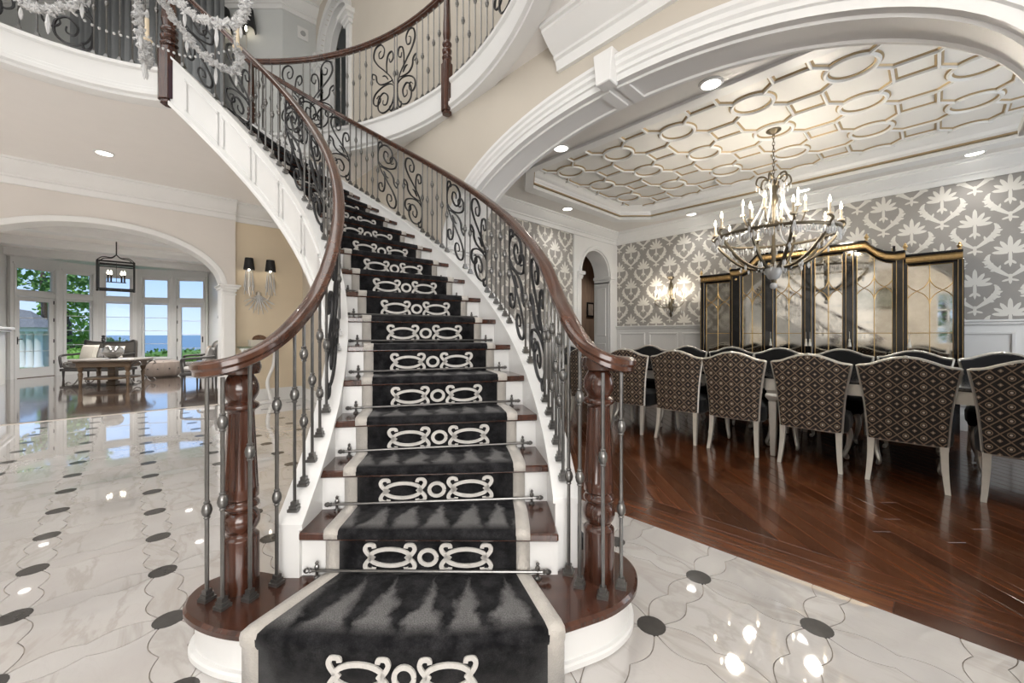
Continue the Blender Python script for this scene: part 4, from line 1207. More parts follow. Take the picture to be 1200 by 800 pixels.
def chair(label, loc, rz, group):
    t = thing('dining_chair', label, 'chair', loc, rz, group)
    mk('back_panel', back_slab(-.030, -.008), PRINT, t, True, label='medallion fabric chair back')
    mk('back_cushion', back_slab(-.008, .028, .95), VELVET, t, True)
    fr = [(x, -.003 + lean(z) - .021 * (1 - (x / .29) ** 2), z) for x, z in BO]
    fm = MB().tube(fr + [fr[0]], .0125, 6); mk('back_frame', fm, SILVER, t, True)
    mk('crest', MB().lathe([(.004, -.008), (.022, -.004), (.020, .008), (.004, .013)], (0, lean(1.0) - .028, 1.005), 8), SILVER, t, True)
    sp = spline([(-.215, .02, 0), (.215, .02, 0), (.245, .25, 0), (.235, .44, 0), (.12, .485, 0), (-.12, .485, 0), (-.235, .44, 0), (-.245, .25, 0)], 3, True)
    sm = MB(); rows = []
    for (k, z) in ((.90, .315), (.985, .335), (1.0, .38), (1.0, .43), (.96, .465), (.80, .485), (.4, .495), (.01, .497)):
        rows.append([(p.x * k, .25 + (p.y - .25) * k, z) for p in sp] + [(sp[0].x * k, .25 + (sp[0].y - .25) * k, z)])
    sm.grid(rows); mk('seat', sm, VELVET, t, True)
    for s in (-1, 1):
        lm = MB(); rows = []
        for i in range(7):
            f = i / 6; z = .345 * (1 - f); w = .023 - .008 * f; y = -.018 - .055 * f ** 1.6; x = s * (.205 + .018 * f ** 2)
            rows.append([(x - w, y - w, z), (x + w, y - w, z), (x + w, y + w, z), (x - w, y + w, z), (x - w, y - w, z)])
        lm.grid(rows); lm.add([rows[-1][i] for i in range(4)], [(0, 1, 2, 3)]); mk('leg', lm, SILVER, t)
        pts = spline([(s * .195, .43, .33), (s * .215, .455, .25), (s * .205, .445, .14), (s * .185, .415, .06), (s * .19, .43, .025), (s * .20, .455, .018), (s * .20, .47, .034), (s * .196, .462, .048)], 4)
        n = len(pts); mk('front_leg', MB().tube(pts, [.030 - .019 * min(1, i / (n * .6)) for i in range(n)], 7), SILVER, t, True)
    return t
CU = [3.22, 2.60, 1.98, 1.40, .77, .155, -.46]
near_l = ['patterned chair at the near left end of the table, half hidden by the stair newel', 'patterned chair second in the near row, right beside the stair newel', 'patterned chair third in the near row from the stair newel', 'patterned chair left of the silver table leg', 'patterned chair just right of the silver table leg', 'large patterned chair second from the right edge of the photo', 'nearest patterned chair, cut by the right edge of the photo']
far_l = ['black velvet chair front at the far left across the table', 'black velvet chair front across the table under the wall sconce', 'black velvet chair front across the table before the leftmost cabinet wing', 'black velvet chair front across the table below the chandelier', 'black velvet chair front across the table before the middle cabinet doors', 'black velvet chair front across the table before the right cabinet door', 'black velvet chair front across the table at the right edge of the photo']
c0 = chair(near_l[0], (-CU[0], 4.44, 0), .02, 'patterned chairs on the near side of the table')
for u, lb in zip(CU[1:], near_l[1:]): dup(c0, (-u, 4.44, 0), random.uniform(-.015, .015), lb)
for u, lb in zip(CU, far_l): dup(c0, (-u, 6.10, 0), PI + random.uniform(-.015, .015), lb, 'chairs on the far side of the table')
dup(c0, (-4.12, 5.30, 0), -PI / 2 + .05, 'black velvet chair at the head of the table behind the handrail volute', 'chairs at the ends of the table')

# ---- dining table
tb = thing('dining_table', 'long black lacquered dining table with silver apron and legs', 'table', (-1.1, 5.25, 0))
X0, X1, Y0, Y1 = -2.62, 2.62, -.77, .77
mk('tabletop', MB().box(X0, X1, Y0, Y1, .755, .785), BLACK, tb, bevel=.006)
ap = MB()
for (a, b, c, d) in ((X0 + .05, X1 - .05, Y0 + .04, Y0 + .07), (X0 + .05, X1 - .05, Y1 - .07, Y1 - .04), (X0 + .05, X0 + .08, Y0 + .07, Y1 - .07), (X1 - .08, X1 - .05, Y0 + .07, Y1 - .07)): ap.box(a, b, c, d, .655, .755)
mk('apron', ap, SILVER, tb)
lp = MB()
for (z0_, z1_, w0, w1) in ((.64, .755, .058, .058), (.615, .64, .045, .050), (.585, .615, .060, .052), (.56, .585, .050, .060), (.53, .56, .030, .046), (0.0, .53, .022, .036)):
    vs = [(x * w0, y * w0, z0_) for x, y in ((-1, -1), (1, -1), (1, 1), (-1, 1))] + [(x * w1, y * w1, z1_) for x, y in ((-1, -1), (1, -1), (1, 1), (-1, 1))]
    lp.add(vs, [(3, 2, 1, 0), (4, 5, 6, 7), (0, 1, 5, 4), (1, 2, 6, 5), (2, 3, 7, 6), (3, 0, 4, 7)])
lm_ = mesh_of('leg', lp, SILVER, bevel=.004)
for lx in (X0 + .08, .015, X1 - .08):
    for ly in (Y0 + .07, Y1 - .07): link('leg', lm_, tb, (lx, ly, 0))

# ---- mirrored breakfront cabinet
cb = thing('display_cabinet', 'black and gilt breakfront cabinet with mirrored lattice doors', 'cabinet', (-1.24, 7.2, 0))
ox, oy = -1.24, 7.2
YF = 6.95
CT = lambda z: z
def cmk(name, mb, mat, **k):
    mb.v = [(p[0] - ox, p[1] - oy, p[2]) for p in mb.v]; return mk(name, mb, mat, cb, **k)
top_path = [(-2.70, 2.16), (-2.24, 2.16), (-2.235, 2.22), (-2.14, 2.215), (-2.05, 2.235), (-1.97, 2.285), (-1.90, 2.36), (-1.86, 2.40), (-1.82, 2.405), (-1.24, 2.405), (-.66, 2.405), (-.62, 2.40), (-.58, 2.36), (-.51, 2.285), (-.43, 2.235), (-.34, 2.215), (-.25, 2.22), (-.245, 2.16), (.225, 2.16)]
def top_at(x):
    for (a, b) in zip(top_path, top_path[1:]):
        if a[0] <= x <= b[0]: return a[1] + (b[1] - a[1]) * ((x - a[0]) / max(1e-6, b[0] - a[0]))
    return 2.16
rows = []
for (x, z) in top_path: rows.append([(x, 7.42, z - .12), (x, 7.42, z), (x, YF + .03, z), (x, YF + .03, z - .12)])
cmk('carcass', MB().box(-2.68, .205, 7.36, 7.42, .0, 2.05).box(-2.68, -2.64, YF + .04, 7.36, .9, 2.05).box(.165, .205, YF + .04, 7.36, .9, 2.05).box(-2.68, .205, YF + .10, 7.36, .0, .82).grid(rows), BLACK)
cmk('base_top', MB().box(-2.72, .245, YF - .03, 7.40, .82, .86), BLACK, bevel=.006)
co, cb2 = MB(), MB()
def cornice(mb, prof, x0, x1):
    pts = [p for p in top_path if x0 - 1e-4 <= p[0] <= x1 + 1e-4]; rows = []
    for (x, z) in pts: rows.append([(x, YF + o, z + q) for o, q in prof])
    mb.grid(rows)
    for r in (rows[0], rows[-1]): mb.add(r, [tuple(range(len(r)))])
for (a, b) in ((-2.70, -2.24), (-2.235, -.25), (-.245, .225)):
    cornice(cb2, [(.03, .0), (-.065, .0), (-.065, -.018), (-.05, -.03), (.03, -.03)], a, b)
    cornice(co, [(.03, -.03), (-.045, -.03), (-.035, -.045), (-.03, -.085), (-.04, -.09), (-.03, -.105), (.03, -.105)], a, b)
cmk('cornice_top', cb2, BLACK); cmk('gilt_cornice', co, GOLD)
for x in [-2.66 + .035 * i for i in range(83)]:
    if -2.25 < x < -1.83 or -.66 < x < -.23: continue
    cmk('cornice_flute', MB().box(x - .009, x + .009, YF - .042, YF - .025, top_at(x) - .083, top_at(x) - .048), GOLD)
pill = [(-2.72, -2.65), (-2.235, -2.10), (-1.783, -1.65), (-1.283, -1.184), (-.831, -.734), (-.341, -.257), (.175, .235)]
for (a, b) in pill:
    m_ = (a + b) / 2; zt = top_at(m_) - .10
    p = cmk('pillar', MB().box(a, b, YF, 7.36, .86, zt), BLACK, bevel=.004)
    for xx in (a + .012, b - .012):
        q = mk('gilt_bead', MB().tube([(xx - ox, YF - .004 - oy, .88), (xx - ox, YF - .004 - oy, zt - .01)], .0035, 5), GOLD, p)
    if b - a > .09:
        mk('roundel', MB().lathe([(.012, 0), (.020, .006), (.010, .014), (.002, .016)], n=10, M=Matrix.Translation((m_ - ox, YF - oy, zt - .06)) @ Matrix.Rotation(PI / 2, 4, 'X')), GOLD, p, True)
doors = [(-2.65, -2.235), (-2.10, -1.783), (-1.65, -1.283), (-1.184, -.831), (-.734, -.341), (-.257, .175)]
for di, (a, b) in enumerate(doors):
    w = b - a; c = (a + b) / 2; n = 10
    xs = [a + w * i / n for i in range(n + 1)]
    tz = [top_at(x) - .11 for x in xs]
    pane = MB().grid([[(x, YF + .020, .87) for x in xs], [(x, YF + .020, z) for x, z in zip(xs, tz)]])
    p = cmk('mirror_pane', pane, MIRROR)
    f = MB()
    f.tube([(x - ox, YF + .014 - oy, z - .028) for x, z in zip(xs, tz)], .005, 5)
    for xx in (a + .026, b - .026): f.tube([(xx - ox, YF + .014 - oy, .88), (xx - ox, YF + .014 - oy, tz[0] - .028)], .0045, 5)
    fb = MB()
    for xx in (a + .011, b - .011): fb.box(xx - .013 - ox, xx + .013 - ox, YF + .004 - oy, YF + .022 - oy, .87, tz[0])
    fb.tube([(x - ox, YF + .012 - oy, z - .012) for x, z in zip(xs, tz)], .014, 4)
    mk('door_stile', fb, BLACK, p)
    mk('gilt_frame', f, GOLD, p)
    g = MB(); r = .0048; Y = YF + .012 - oy
    zt = min(tz)
    zoff = 0 if di in (0, 5) else .08
    g.tube([(c - ox, Y, .88), (c - ox, Y, max(tz) - .02)], r, 5); g.tube([(a - ox, Y, 1.20), (b - ox, Y, 1.20)], r, 5)
    for s in (-1, 1):
        e = c + s * (w / 2 - .01)
        zz = zoff
        for (pts) in ([(c, 1.87 + zz), (c + s * w * .03, 1.81 + zz), (c + s * w * .12, 1.75 + zz), (c + s * w * .25, 1.71 + zz), (c + s * w * .37, 1.67 + zz), (c + s * w * .455, 1.61 + zz), (e, 1.55 + zz)], [(e, 1.87 + zz), (c + s * w * .455, 1.81 + zz), (c + s * w * .37, 1.75 + zz), (c + s * w * .25, 1.71 + zz), (c + s * w * .12, 1.67 + zz), (c + s * w * .03, 1.61 + zz), (c, 1.55 + zz)]):
            g.tube([(q.x - ox, Y, q.y) for q in spline([(x, z, 0) for x, z in pts], 5)], r, 5)
    mk('lattice_bar', g, GOLD, p)
for x, z in ((-2.69, 2.16), (-2.24, 2.16), (-1.87, 2.40), (-.61, 2.40), (-.25, 2.22), (.20, 2.16)):
    cmk('finial', MB().lathe([(.018, 0), (.018, .012), (.008, .02), (.022, .035), (.026, .05), (.012, .065), (.016, .075), (.002, .092)], (x, YF - .02, z), 10), GOLD, smooth=True)
TASS = pm('ivory_tassel', (.75, .72, .64), .8, var=.1)
for x in (-1.69, -1.21, -1.255, -.78, -.215):
    k = cmk('tassel', MB().lathe([(.020, 1.02), (.014, 1.07), (.008, 1.095), (.012, 1.105), (.006, 1.12), (.002, 1.125), (.002, 1.22)], (x, YF - .012, 0), 8), TASS, smooth=True)

# ---- dining chandelier
def candle(par, loc, h=.10, s=1.0, bulbs=True):
    c = mk('candle', MB().lathe([(.030 * s, -.022), (.034 * s, -.010), (.030 * s, -.004), (.012 * s, 0), (.012 * s, h)], n=10), CANDLE, par, True, loc=loc)
    mk('flame_bulb', MB().lathe([(.006, 0), (.013 * s, .015), (.014 * s, .03), (.008 * s, .055), (.001, .078)], (0, 0, h), 8), BULB, c, True)
    return c
def drop(mb, p, l=.06, r=.011):
    return mb.lathe([(.001, 0), (r * .5, -l * .15), (r, -l * .55), (r * .6, -l * .85), (.001, -l)], p, 6)
dc = thing('chandelier', 'bronze basket chandelier with lit candle bulbs and crystals over the dining table', 'chandelier', (-1.27, 5.335, 3.52))
Zr = 2.30 - 3.52
mk('canopy', MB().lathe([(.075, 0), (.075, -.012), (.05, -.03), (.018, -.045), (.012, -.06)], n=20), BRONZE, dc, True)
for i in range(12):
    z = -.055 - i * .04; a = PI / 2 * (i % 2)
    pts = [(math.cos(a) * .012 * math.cos(t), math.sin(a) * .012 * math.cos(t), z - .02 + .027 * math.sin(t)) for t in [2 * PI * k / 10 for k in range(11)]]
    mk('chain_link', MB().tube(pts, .0035, 5, caps=False), BRONZE, dc, True)
mk('stem', MB().lathe([(.02, -1.75), (.035, -1.70), (.05, -1.62), (.03, -1.55), (.02, -1.45), (.028, -1.40), (.018, -1.30), (.014, -.9), (.03, -.86), (.05, -.80), (.03, -.72), (.045, -.66), (.02, -.60), (.01, -.53)], n=14), BRONZE, dc, True)
mk('ring', MB().tube([(.60 * math.cos(2 * PI * i / 48), .60 * math.sin(2 * PI * i / 48), Zr) for i in range(49)], .017, 7, caps=False), BRONZE, dc, True)
rc = random.Random(11)
for i in range(10):
    a = 2 * PI * i / 10 + .2; c, s = math.cos(a), math.sin(a)
    pts = spline([(.03 * c, .03 * s, Zr - .33), (.18 * c, .18 * s, Zr - .36), (.36 * c, .36 * s, Zr - .28), (.52 * c, .52 * s, Zr - .12), (.60 * c, .60 * s, Zr), (.63 * c, .63 * s, Zr + .05), (.60 * c, .60 * s, Zr + .09)], 5)
    n = len(pts); arm = mk('arm', MB().tube(pts, [.020 - .007 * k / n for k in range(n)], 6), BRONZE, dc, True)
    candle(dc, (.60 * c, .60 * s, Zr + .11))
    cr = MB()
    for k in range(14):
        b = a + (k - 6.5) * .045; rr = .60 + rc.uniform(-.03, .03); drop(cr, (rr * math.cos(b), rr * math.sin(b), Zr - .012 + rc.uniform(-.02, .01)), rc.uniform(.05, .10), .012)
    for k in range(4):
        f = .3 + .17 * k; p = pts[int(f * (n - 1))]; drop(cr, (p.x, p.y, p.z - .012), .075, .014)
    mk('crystal_drop', cr, CRYSTAL, arm, kind='stuff')
for i in range(6):
    a = 2 * PI * i / 6 + .5; c, s = math.cos(a), math.sin(a)
    pts = spline([(.03 * c, .03 * s, Zr + .18), (.14 * c, .14 * s, Zr + .10), (.26 * c, .26 * s, Zr + .14), (.31 * c, .31 * s, Zr + .26)], 5)
    mk('arm', MB().tube(pts, .009, 6), BRONZE, dc, True); candle(dc, (.31 * c, .31 * s, Zr + .28))
    sw = spline([(.02 * c, .02 * s, Zr + .66), (.09 * c, .09 * s, Zr + .60), (.10 * c, .10 * s, Zr + .45), (.14 * c, .14 * s, Zr + .30), (.30 * c, .30 * s, Zr + .06), (.56 * c, .56 * s, Zr + .01)], 5)
    mk('glass_swag', MB().tube(sw, .011, 6), CRYSTAL, dc, True)
    hk = spline([(.03 * c, .03 * s, Zr + .58), (.08 * c, .08 * s, Zr + .68), (.15 * c, .15 * s, Zr + .69), (.175 * c, .175 * s, Zr + .62), (.14 * c, .14 * s, Zr + .58), (.115 * c, .115 * s, Zr + .61)], 5)
    mk('scroll', MB().tube(hk, [.013 - .007 * k / len(hk) for k in range(len(hk))], 6), BRONZE, dc, True)
    cr = MB()
    for k in range(4): drop(cr, ((.17 - .03 * k) * c, (.17 - .03 * k) * s, Zr + .60 - .03 * k), .07, .012)
    for k in range(3): b = a + k * .35; drop(cr, ((.12 + .06 * k) * math.cos(b), (.12 + .06 * k) * math.sin(b), Zr - .33 + .02 * k), .08, .014)
    mk('crystal_drop', cr, CRYSTAL, dc, kind='stuff')
mk('crystal_ball', MB().sphere((0, 0, Zr - .56), .038, 12, 8), CRYSTAL, dc, True)
mk('glass_bowl', MB().lathe([(.02, Zr - .50), (.06, Zr - .47), (.085, Zr - .41), (.09, Zr - .36), (.05, Zr - .33)], n=12), CRYSTAL, dc, True)
def glow(par, loc, power, r=.08, col=(1, .90, .76)):
    d = bpy.data.lights.new('bulb_glow', 'POINT'); d.energy = power; d.color = col; d.shadow_soft_size = r
    o = bpy.data.objects.new('bulb_glow', d); COL.objects.link(o); o.parent = par; o.location = loc; return o
for i in range(4):
    a = PI / 4 + i * PI / 2; glow(dc, (.45 * math.cos(a), .45 * math.sin(a), Zr + .30), 13)

# ---- candle sconce on the damask wall
sc = thing('wall_sconce', 'gilt candle sconce with crystals glowing on the damask wall', 'wall lamp', (-3.44, DY1, 1.85))
mk('back_plate', MB().lathe([(.01, -.34), (.03, -.28), (.05, -.15), (.035, .0), (.05, .15), (.03, .30), (.01, .36)], (0, -.03, 0), 10), BRONZE, sc, True)
mk('crown', MB().lathe([(.02, .36), (.05, .38), (.07, .42), (.06, .43), (.02, .40)], (0, -.05, 0), 10), BRONZE, sc, True)
for k, (x, y) in enumerate(((-.27, -.10), (-.13, -.20), (.13, -.20), (.27, -.10), (0, -.24))):
    mk('arm', MB().tube(spline([(0, -.04, -.12), (x * .5, y * .7, -.16), (x, y, -.08), (x, y, 0)], 5), .007, 5), BRONZE, sc, True)
    candle(sc, (x, y, .01), .09, .9)
cr = MB()
for k in range(26): drop(cr, (rc.uniform(-.25, .25), rc.uniform(-.2, -.04), rc.uniform(-.28, .30)), .07, .012)
mk('crystal_drop', cr, CRYSTAL, sc, kind='stuff')
glow(sc, (-.2, -.24, .15), 5, .05); glow(sc, (.2, -.24, .15), 5, .05)
# small framed picture in the hall
pf = thing('picture_frame', 'small dark framed picture on the hall wall beyond the arched doorway', 'picture', (-6.495, 9.1, 1.86))
mk('frame', MB().box(0, .03, -.16, .16, -.20, .20), BLACK, pf, bevel=.01); mk('print', MB().box(.03, .034, -.11, .11, -.15, .15), pm('sepia_print', (.25, .2, .16), .6, var=.4, scale=9), pf)
# ============================================================ LIVING ROOM
HR = math.radians(HEAD)
ZL = 3.45
struct('ceiling_living', MB().box(-21, -8.45, -6, 6, ZL, ZL + .1), CEIL, 'white living room ceiling')
for u, lb in ((10.2, 'white ceiling beam just beyond the living room arch'), (12.4, 'white ceiling beam over the coffee table'), (14.6, 'white ceiling beam behind the black lantern'), (16.6, 'white ceiling beam along the bay windows')):
    b = thing('trim_beam', lb, None, (-u, 0, ZL), kind='structure')
    mk('beam', MB().box(-.16, .16, -5, 5, -.20, 0), WHITE, b, bevel=.006)
    mk('beam_moulding', MB().sweep([(.16, -5, -.0), (.16, 5, 0)], crown_prof(.07, .09)).sweep([(-.16, 5, 0), (-.16, -5, 0)], crown_prof(.07, .09)), WHITE, b, True)
for (x, y, lb) in ((-9.5, -.3, 'added living room fill light just inside the arch'), (-11.3, 1.1, 'added living room fill light at the right of the lantern'), (-11.3, -1.4, 'added living room fill light at the left of the lantern'), (-13.5, 1.1, 'added living room fill light over the armchairs'), (-13.5, -1.4, 'added living room fill light over the fireplace'), (-15.6, 0, 'added living room fill light over the settee')):
    downlight(x, y, ZL, lb, 360)  # fill lights added to brighten the living room
struct('wall_living_right', MB().box(-17.3, -8.45, 1.90, 2.05, 0, ZL), WHITE, 'white living room wall beside the glazed door')
struct('wall_living_left', MB().box(-17.3, -8.45, -2.55, -2.38, 0, ZL), WHITE, 'white living room wall with the fireplace')
BAY = [(-13.2, 10.56), (-13.2, 11.68), (-12.86, 12.46), (-12.2, 13.05), (-11.28, 13.36), (-10.28, 13.53)]
def bay_part(mb, M): mb.v = [tuple(M @ Vector(p)) for p in mb.v]; return mb
wlab = ['glazed living room door with white columns outside', 'bay window showing the green tree and clipped bush', 'bay window behind the sofa showing the sea', 'bay window with sea view left of the glazed door', 'glazed living room door with sea view']
wn = 4
for i in range(5):
    p, q = Vector((*cw(*BAY[i]), 0)), Vector((*cw(*BAY[i + 1]), 0))
    d = (q - p); ln = d.length; an = math.atan2(d.y, d.x)
    door = i in (0, 4)
    t = thing('door_%d' % (1 if i == 0 else 2) if door else 'window_%d' % (wn + i), wlab[i], None, p, an, kind='structure')
    # local: x to the right along the wall, y outwards
    e = .10 if door else .13
    fr = MB()
    for (a, b) in ((-.02, e), (ln - e, ln + .02)): fr.box(a, b, -.02, .14, 0, 3.32)
    fr.box(e, ln - e, -.02, .14, 3.02, 3.32); fr.box(e, ln - e, -.02, .14, 2.22, 2.36)
    if not door: fr.box(e, ln - e, -.02, .14, 0, .40)
    mk('wall_frame', fr, WHITE, t)
    cs = MB()
    for (a, b) in ((e - .05, e), (ln - e, ln - e + .05)): cs.box(a, b, -.045, -.02, 0, 3.08)
    cs.box(e - .08, ln - e + .08, -.05, -.02, 3.06, 3.12)
    if not door: cs.box(e - .08, ln - e + .08, -.09, -.02, .37, .41)
    mk('casing', cs, WHITE, t, bevel=.004)
    mk('transom_pane', MB().box(e, ln - e, .05, .056, 2.36, 3.02), GLASS, t)
    tf = MB(); s_ = .045
    for (x0_, x1_, z0_, z1_) in ((e, e + s_, 2.36, 3.02), (ln - e - s_, ln - e, 2.36, 3.02), (e, ln - e, 2.36, 2.36 + s_), (e, ln - e, 3.02 - s_, 3.02)): tf.box(x0_, x1_, .03, .075, z0_, z1_)
    mk('transom_frame', tf, WHITE, t)
    zb = .0 if door else .40; s_ = .115 if door else .045; sb = .27 if door else .05
    lf = mk('door_leaf' if door else 'sash', (lambda m: [m.box(a, b, .03, .075, c, g) for (a, b, c, g) in ((e, e + s_, zb + .012, 2.21), (ln - e - s_, ln - e, zb + .012, 2.21), (e + s_, ln - e - s_, zb + .012, zb + sb), (e + s_, ln - e - s_, 2.21 - s_, 2.21))] and m)(MB()), WHITE, t)
    mk('pane', MB().box(e + s_, ln - e - s_, .05, .056, zb + sb, 2.21 - s_), GLASS, t)
    for f in (.25, .5, .75):
        z = zb + sb + (2.21 - s_ - zb - sb) * f; mk('muntin', MB().box(e + s_, ln - e - s_, .042, .064, z - .008, z + .008), WHITE, t)
    if door:
        hx = e + .05 if i == 0 else ln - e - .05
        mk('handle', MB().box(hx - .018, hx + .018, .015, .03, .92, 1.12).box(hx - .01, hx + .10 if i == 0 else hx + .01, -.01, .01, 1.05, 1.07).box(hx - .008, hx + .008, -.01, .03, 1.05, 1.07), BLACKM, lf)
        gx = ln - e - .005 if i == 0 else e + .005
        for z in (.35, .95, 1.55, 2.05): mk('hinge', MB().lathe([(.012, 0), (.012, .10)], (gx, .02, z), 8), BLACKM, lf)
        mk('threshold', MB().box(e, ln - e, .0, .09, 0, .012), TABLEW, t)
# fireplace surround at the left edge
fp = thing('fireplace', 'white fireplace surround at the left edge with a round ornament', 'fireplace', (-14.6, -2.38, 0))
mk('breast', MB().box(-.9, .9, 0, .16, 0, 1.30), WHITE, fp); mk('mantel_shelf', MB().box(-1.0, 1.0, 0, .30, 1.30, 1.36).box(-.96, .96, 0, .25, 1.24, 1.30), WHITE, fp, bevel=.01)
mk('round_ornament', MB().lathe([(.16, 0), (.26, 0), (.27, .03), (.22, .05), (.16, .02)], n=28, M=Matrix.Translation((.55, .16, .80)) @ Matrix.Rotation(-PI / 2, 4, 'X')), pm('weathered_grey', (.38, .36, .33), .6, var=.2), fp, True)
def shade_sconce(name, label, loc, rz, gap, sh=.20, two=True, crystals=True, grp=None):
    """plate on the wall at y=0, arms reach -y"""
    t = thing(name, label, 'wall lamp', loc, rz, grp)
    mk('back_plate', MB().lathe([(.01, -.10), (.035, -.08), (.05, 0), (.035, .08), (.01, .10)], (0, -.02, -.45), 10), SILVER, t, True)
    for s in ((-1, 1) if two else (0,)):
        x = s * gap / 2
        mk('arm', MB().tube(spline([(0, -.03, -.45), (x * .5, -.10, -.52), (x, -.13, -.40), (x, -.13, -.02)], 6), .008, 6), SILVER, t, True)
        mk('lamp_shade', MB().lathe([(.085 * sh / .2, 0), (.062 * sh / .2, sh), (.058 * sh / .2, sh), (.080 * sh / .2, 0), (.085 * sh / .2, 0)], (x, -.13, 0), 20, caps=False), SHADE, t, True)
        mk('bulb', MB().lathe([(.01, -.02), (.02, .02), (.015, .06), (.002, .09)], (x, -.13, 0), 8), BULB, t, True)
        if crystals:
            cr = MB()
            for k in range(12):
                a = 2 * PI * k / 12; cr.tube([(x + .05 * math.cos(a), -.13 + .05 * math.sin(a), -.01), (x + .075 * math.cos(a), -.13 + .06 * math.sin(a), -.30 - .06 * (k % 3))], [.003, .008], 5)
            mk('crystal_fringe', cr, CRYSTAL, t, kind='stuff')
    if crystals:
        cr = MB()
        for k in range(16):
            a = -1.1 + 2.2 * k / 15; cr.tube([(0, -.06, -.42), (.26 * math.sin(a), -.10, -.42 - .34 * math.cos(a) * (.8 + .2 * (k % 2)))], [.010, .005], 5)
        mk('crystal_fan', cr, CRYSTAL, t, kind='stuff')
    return t
shade_sconce('wall_sconce', 'two-armed crystal sconce with black shades on the cream foyer wall', (-8.2, 1.62, 2.29), PI / 2, .32)
shade_sconce('wall_sconce', 'single black-shaded sconce on the wall right of the glazed living room door', (-13.2, 1.90, 1.62), 0, 0, .24, False)
shade_sconce('wall_sconce', 'single black-shaded sconce above the fireplace at the left edge', (-14.3, -2.38, 2.50), PI, 0, .28, False)
shade_sconce('wall_sconce', 'two-armed sconce with black shades on the upper landing wall', (*cw(-5.33, 7.82), 7.02), HR, .46, .40, True, False)
# ---- lantern
ln_ = thing('lantern_pendant', 'black box lantern pendant with candle bulbs in the living room', 'pendant lamp', (*cw(-9.47, 9.6), ZL), PI / 2)
lb = MB(); hw, hd, zt, zb = .31, .24, -.56, -1.20
r = .019
for x in (-hw, hw):
    for y in (-hd, hd): lb.box(x - r, x + r, y - r, y + r, zb, zt)
for z in (zb, zt):
    for y in (-hd, hd): lb.box(-hw, hw, y - r, y + r, z - r, z + r)
    for x in (-hw, hw): lb.box(x - r, x + r, -hd, hd, z - r, z + r)
mk('cage', lb, BLACKM, ln_)
ib = MB()
for y in (-hd + .07, hd - .07): ib.box(-hw, hw, y - .012, y + .012, zt - .09, zt - .065)
mk('inner_rail', ib, BLACKM, ln_)
mk('rod', MB().tube([(0, 0, 0), (0, 0, zt + .18)], .012, 8).lathe([(.06, -.02), (.06, 0)], n=14), BLACKM, ln_)
for s in (-1, 1):
    for e in (-1, 1): mk('scroll_bracket', MB().tube(spline([(0, 0, zt + .20), (s * .08, e * .05, zt + .12), (s * .22, e * .14, zt + .11), (s * hw, e * hd, zt + .02)], 5), .011, 5), BLACKM, ln_, True)
    mk('foot_ball', MB().sphere((s * hw, -hd, zb - .04), .025, 8, 5), BLACKM, ln_, True)
mk('candle_bar', MB().box(-.17, .17, -.012, .012, zb + .17, zb + .19).tube([(0, 0, zt), (0, 0, zb + .17)], .006, 5), BLACKM, ln_)
for x in (-.14, -.09, .09, .14):
    c = mk('candle', MB().lathe([(.016, 0), (.016, .17)], (x, .03 if abs(x) < .1 else -.03, zb + .19), 8), BLACKM, ln_)
    mk('flame_bulb', MB().lathe([(.008, 0), (.022, .03), (.018, .06), (.002, .10)], (x, .03 if abs(x) < .1 else -.03, zb + .36), 8), BULB, c, True)
# ---- sofa, cushions
GREYF = pm('grey_linen', (.14, .128, .115), .85, var=.12, scale=14, sheen=.15); GREYW = pm('grey_wood', (.055, .052, .05), .5, var=.2)
IVORYF = pm('ivory_linen', (.66, .62, .55), .9, var=.08, scale=10); PALEG = pm('pale_grey_linen', (.34, .33, .32), .9, var=.12, scale=12)
sf = thing('sofa', 'low grey settee with carved high back before the bay window', 'sofa', (*cw(-11.35, 11.05), 0), HR)
bk = spline([(-.68, .42, 0), (-.70, .80, 0), (-.69, 1.02, 0), (-.55, .985, 0), (-.2, .965, 0), (.2, .965, 0), (.55, .985, 0), (.69, 1.02, 0), (.70, .80, 0), (.68, .42, 0)], 3)
Mx = Matrix(((1, 0, 0, 0), (0, 0, 1, .28), (0, 1, 0, 0), (0, 0, 0, 1)))
mk('backrest', MB().prism([(p.x, p.y) for p in bk], 0, .10, Mx), GREYF, sf, bevel=.015)
bt = [(p.x, .27, p.y) for p in bk]; mk('back_frame', MB().tube(bt, .022, 6), GREYW, sf, True)
mk('seat', MB().box(-.66, .66, -.36, .30, .26, .45), GREYF, sf, bevel=.04); mk('seat_rail', MB().box(-.70, .70, -.38, .36, .20, .27), GREYW, sf, bevel=.01)
for s in (-1, 1):
    mk('arm', MB().tube(spline([(s * .69, .28, .66), (s * .72, .0, .64), (s * .72, -.30, .62), (s * .70, -.36, .52), (s * .68, -.34, .30)], 5), .03, 7), GREYW, sf, True)
    for y in (-.33, .30): mk('leg', MB().lathe([(.018, 0), (.03, .20)], (s * .64, y, 0), 8), GREYW, sf, True)
def cushion(label, loc, rz, tilt, s, mat):
    mb = MB(); rows = []; n = 8
    for side in (1, -1):
        rows = []
        for j in range(n + 1):
            row = []
            for i in range(n + 1):
                a, b = -1 + 2 * i / n, -1 + 2 * j / n; h = .5 * ((1 - a ** 4) * (1 - b ** 4)) ** .5
                k = 1 - .06 * (1 - abs(a) ** 2) * abs(b) ** 4; k2 = 1 - .06 * (1 - abs(b) ** 2) * abs(a) ** 4
                row.append((a * s / 2 * k2, side * h * .16 * s / .45, b * s / 2 * k))
            rows.append(row)
        mb.grid(rows)
    o = mk('cushion', mb, mat, None, True, label=label, cat='cushion', loc=loc); o.rotation_euler = (tilt, 0, rz); o['group'] = 'scatter cushions in the living room'
    return o
sx, sy = -11.35, 11.05
cushion('ivory cushion at the left end of the settee', (*cw(sx - .36, sy + .06), .68), HR, -.25, .46, IVORYF)
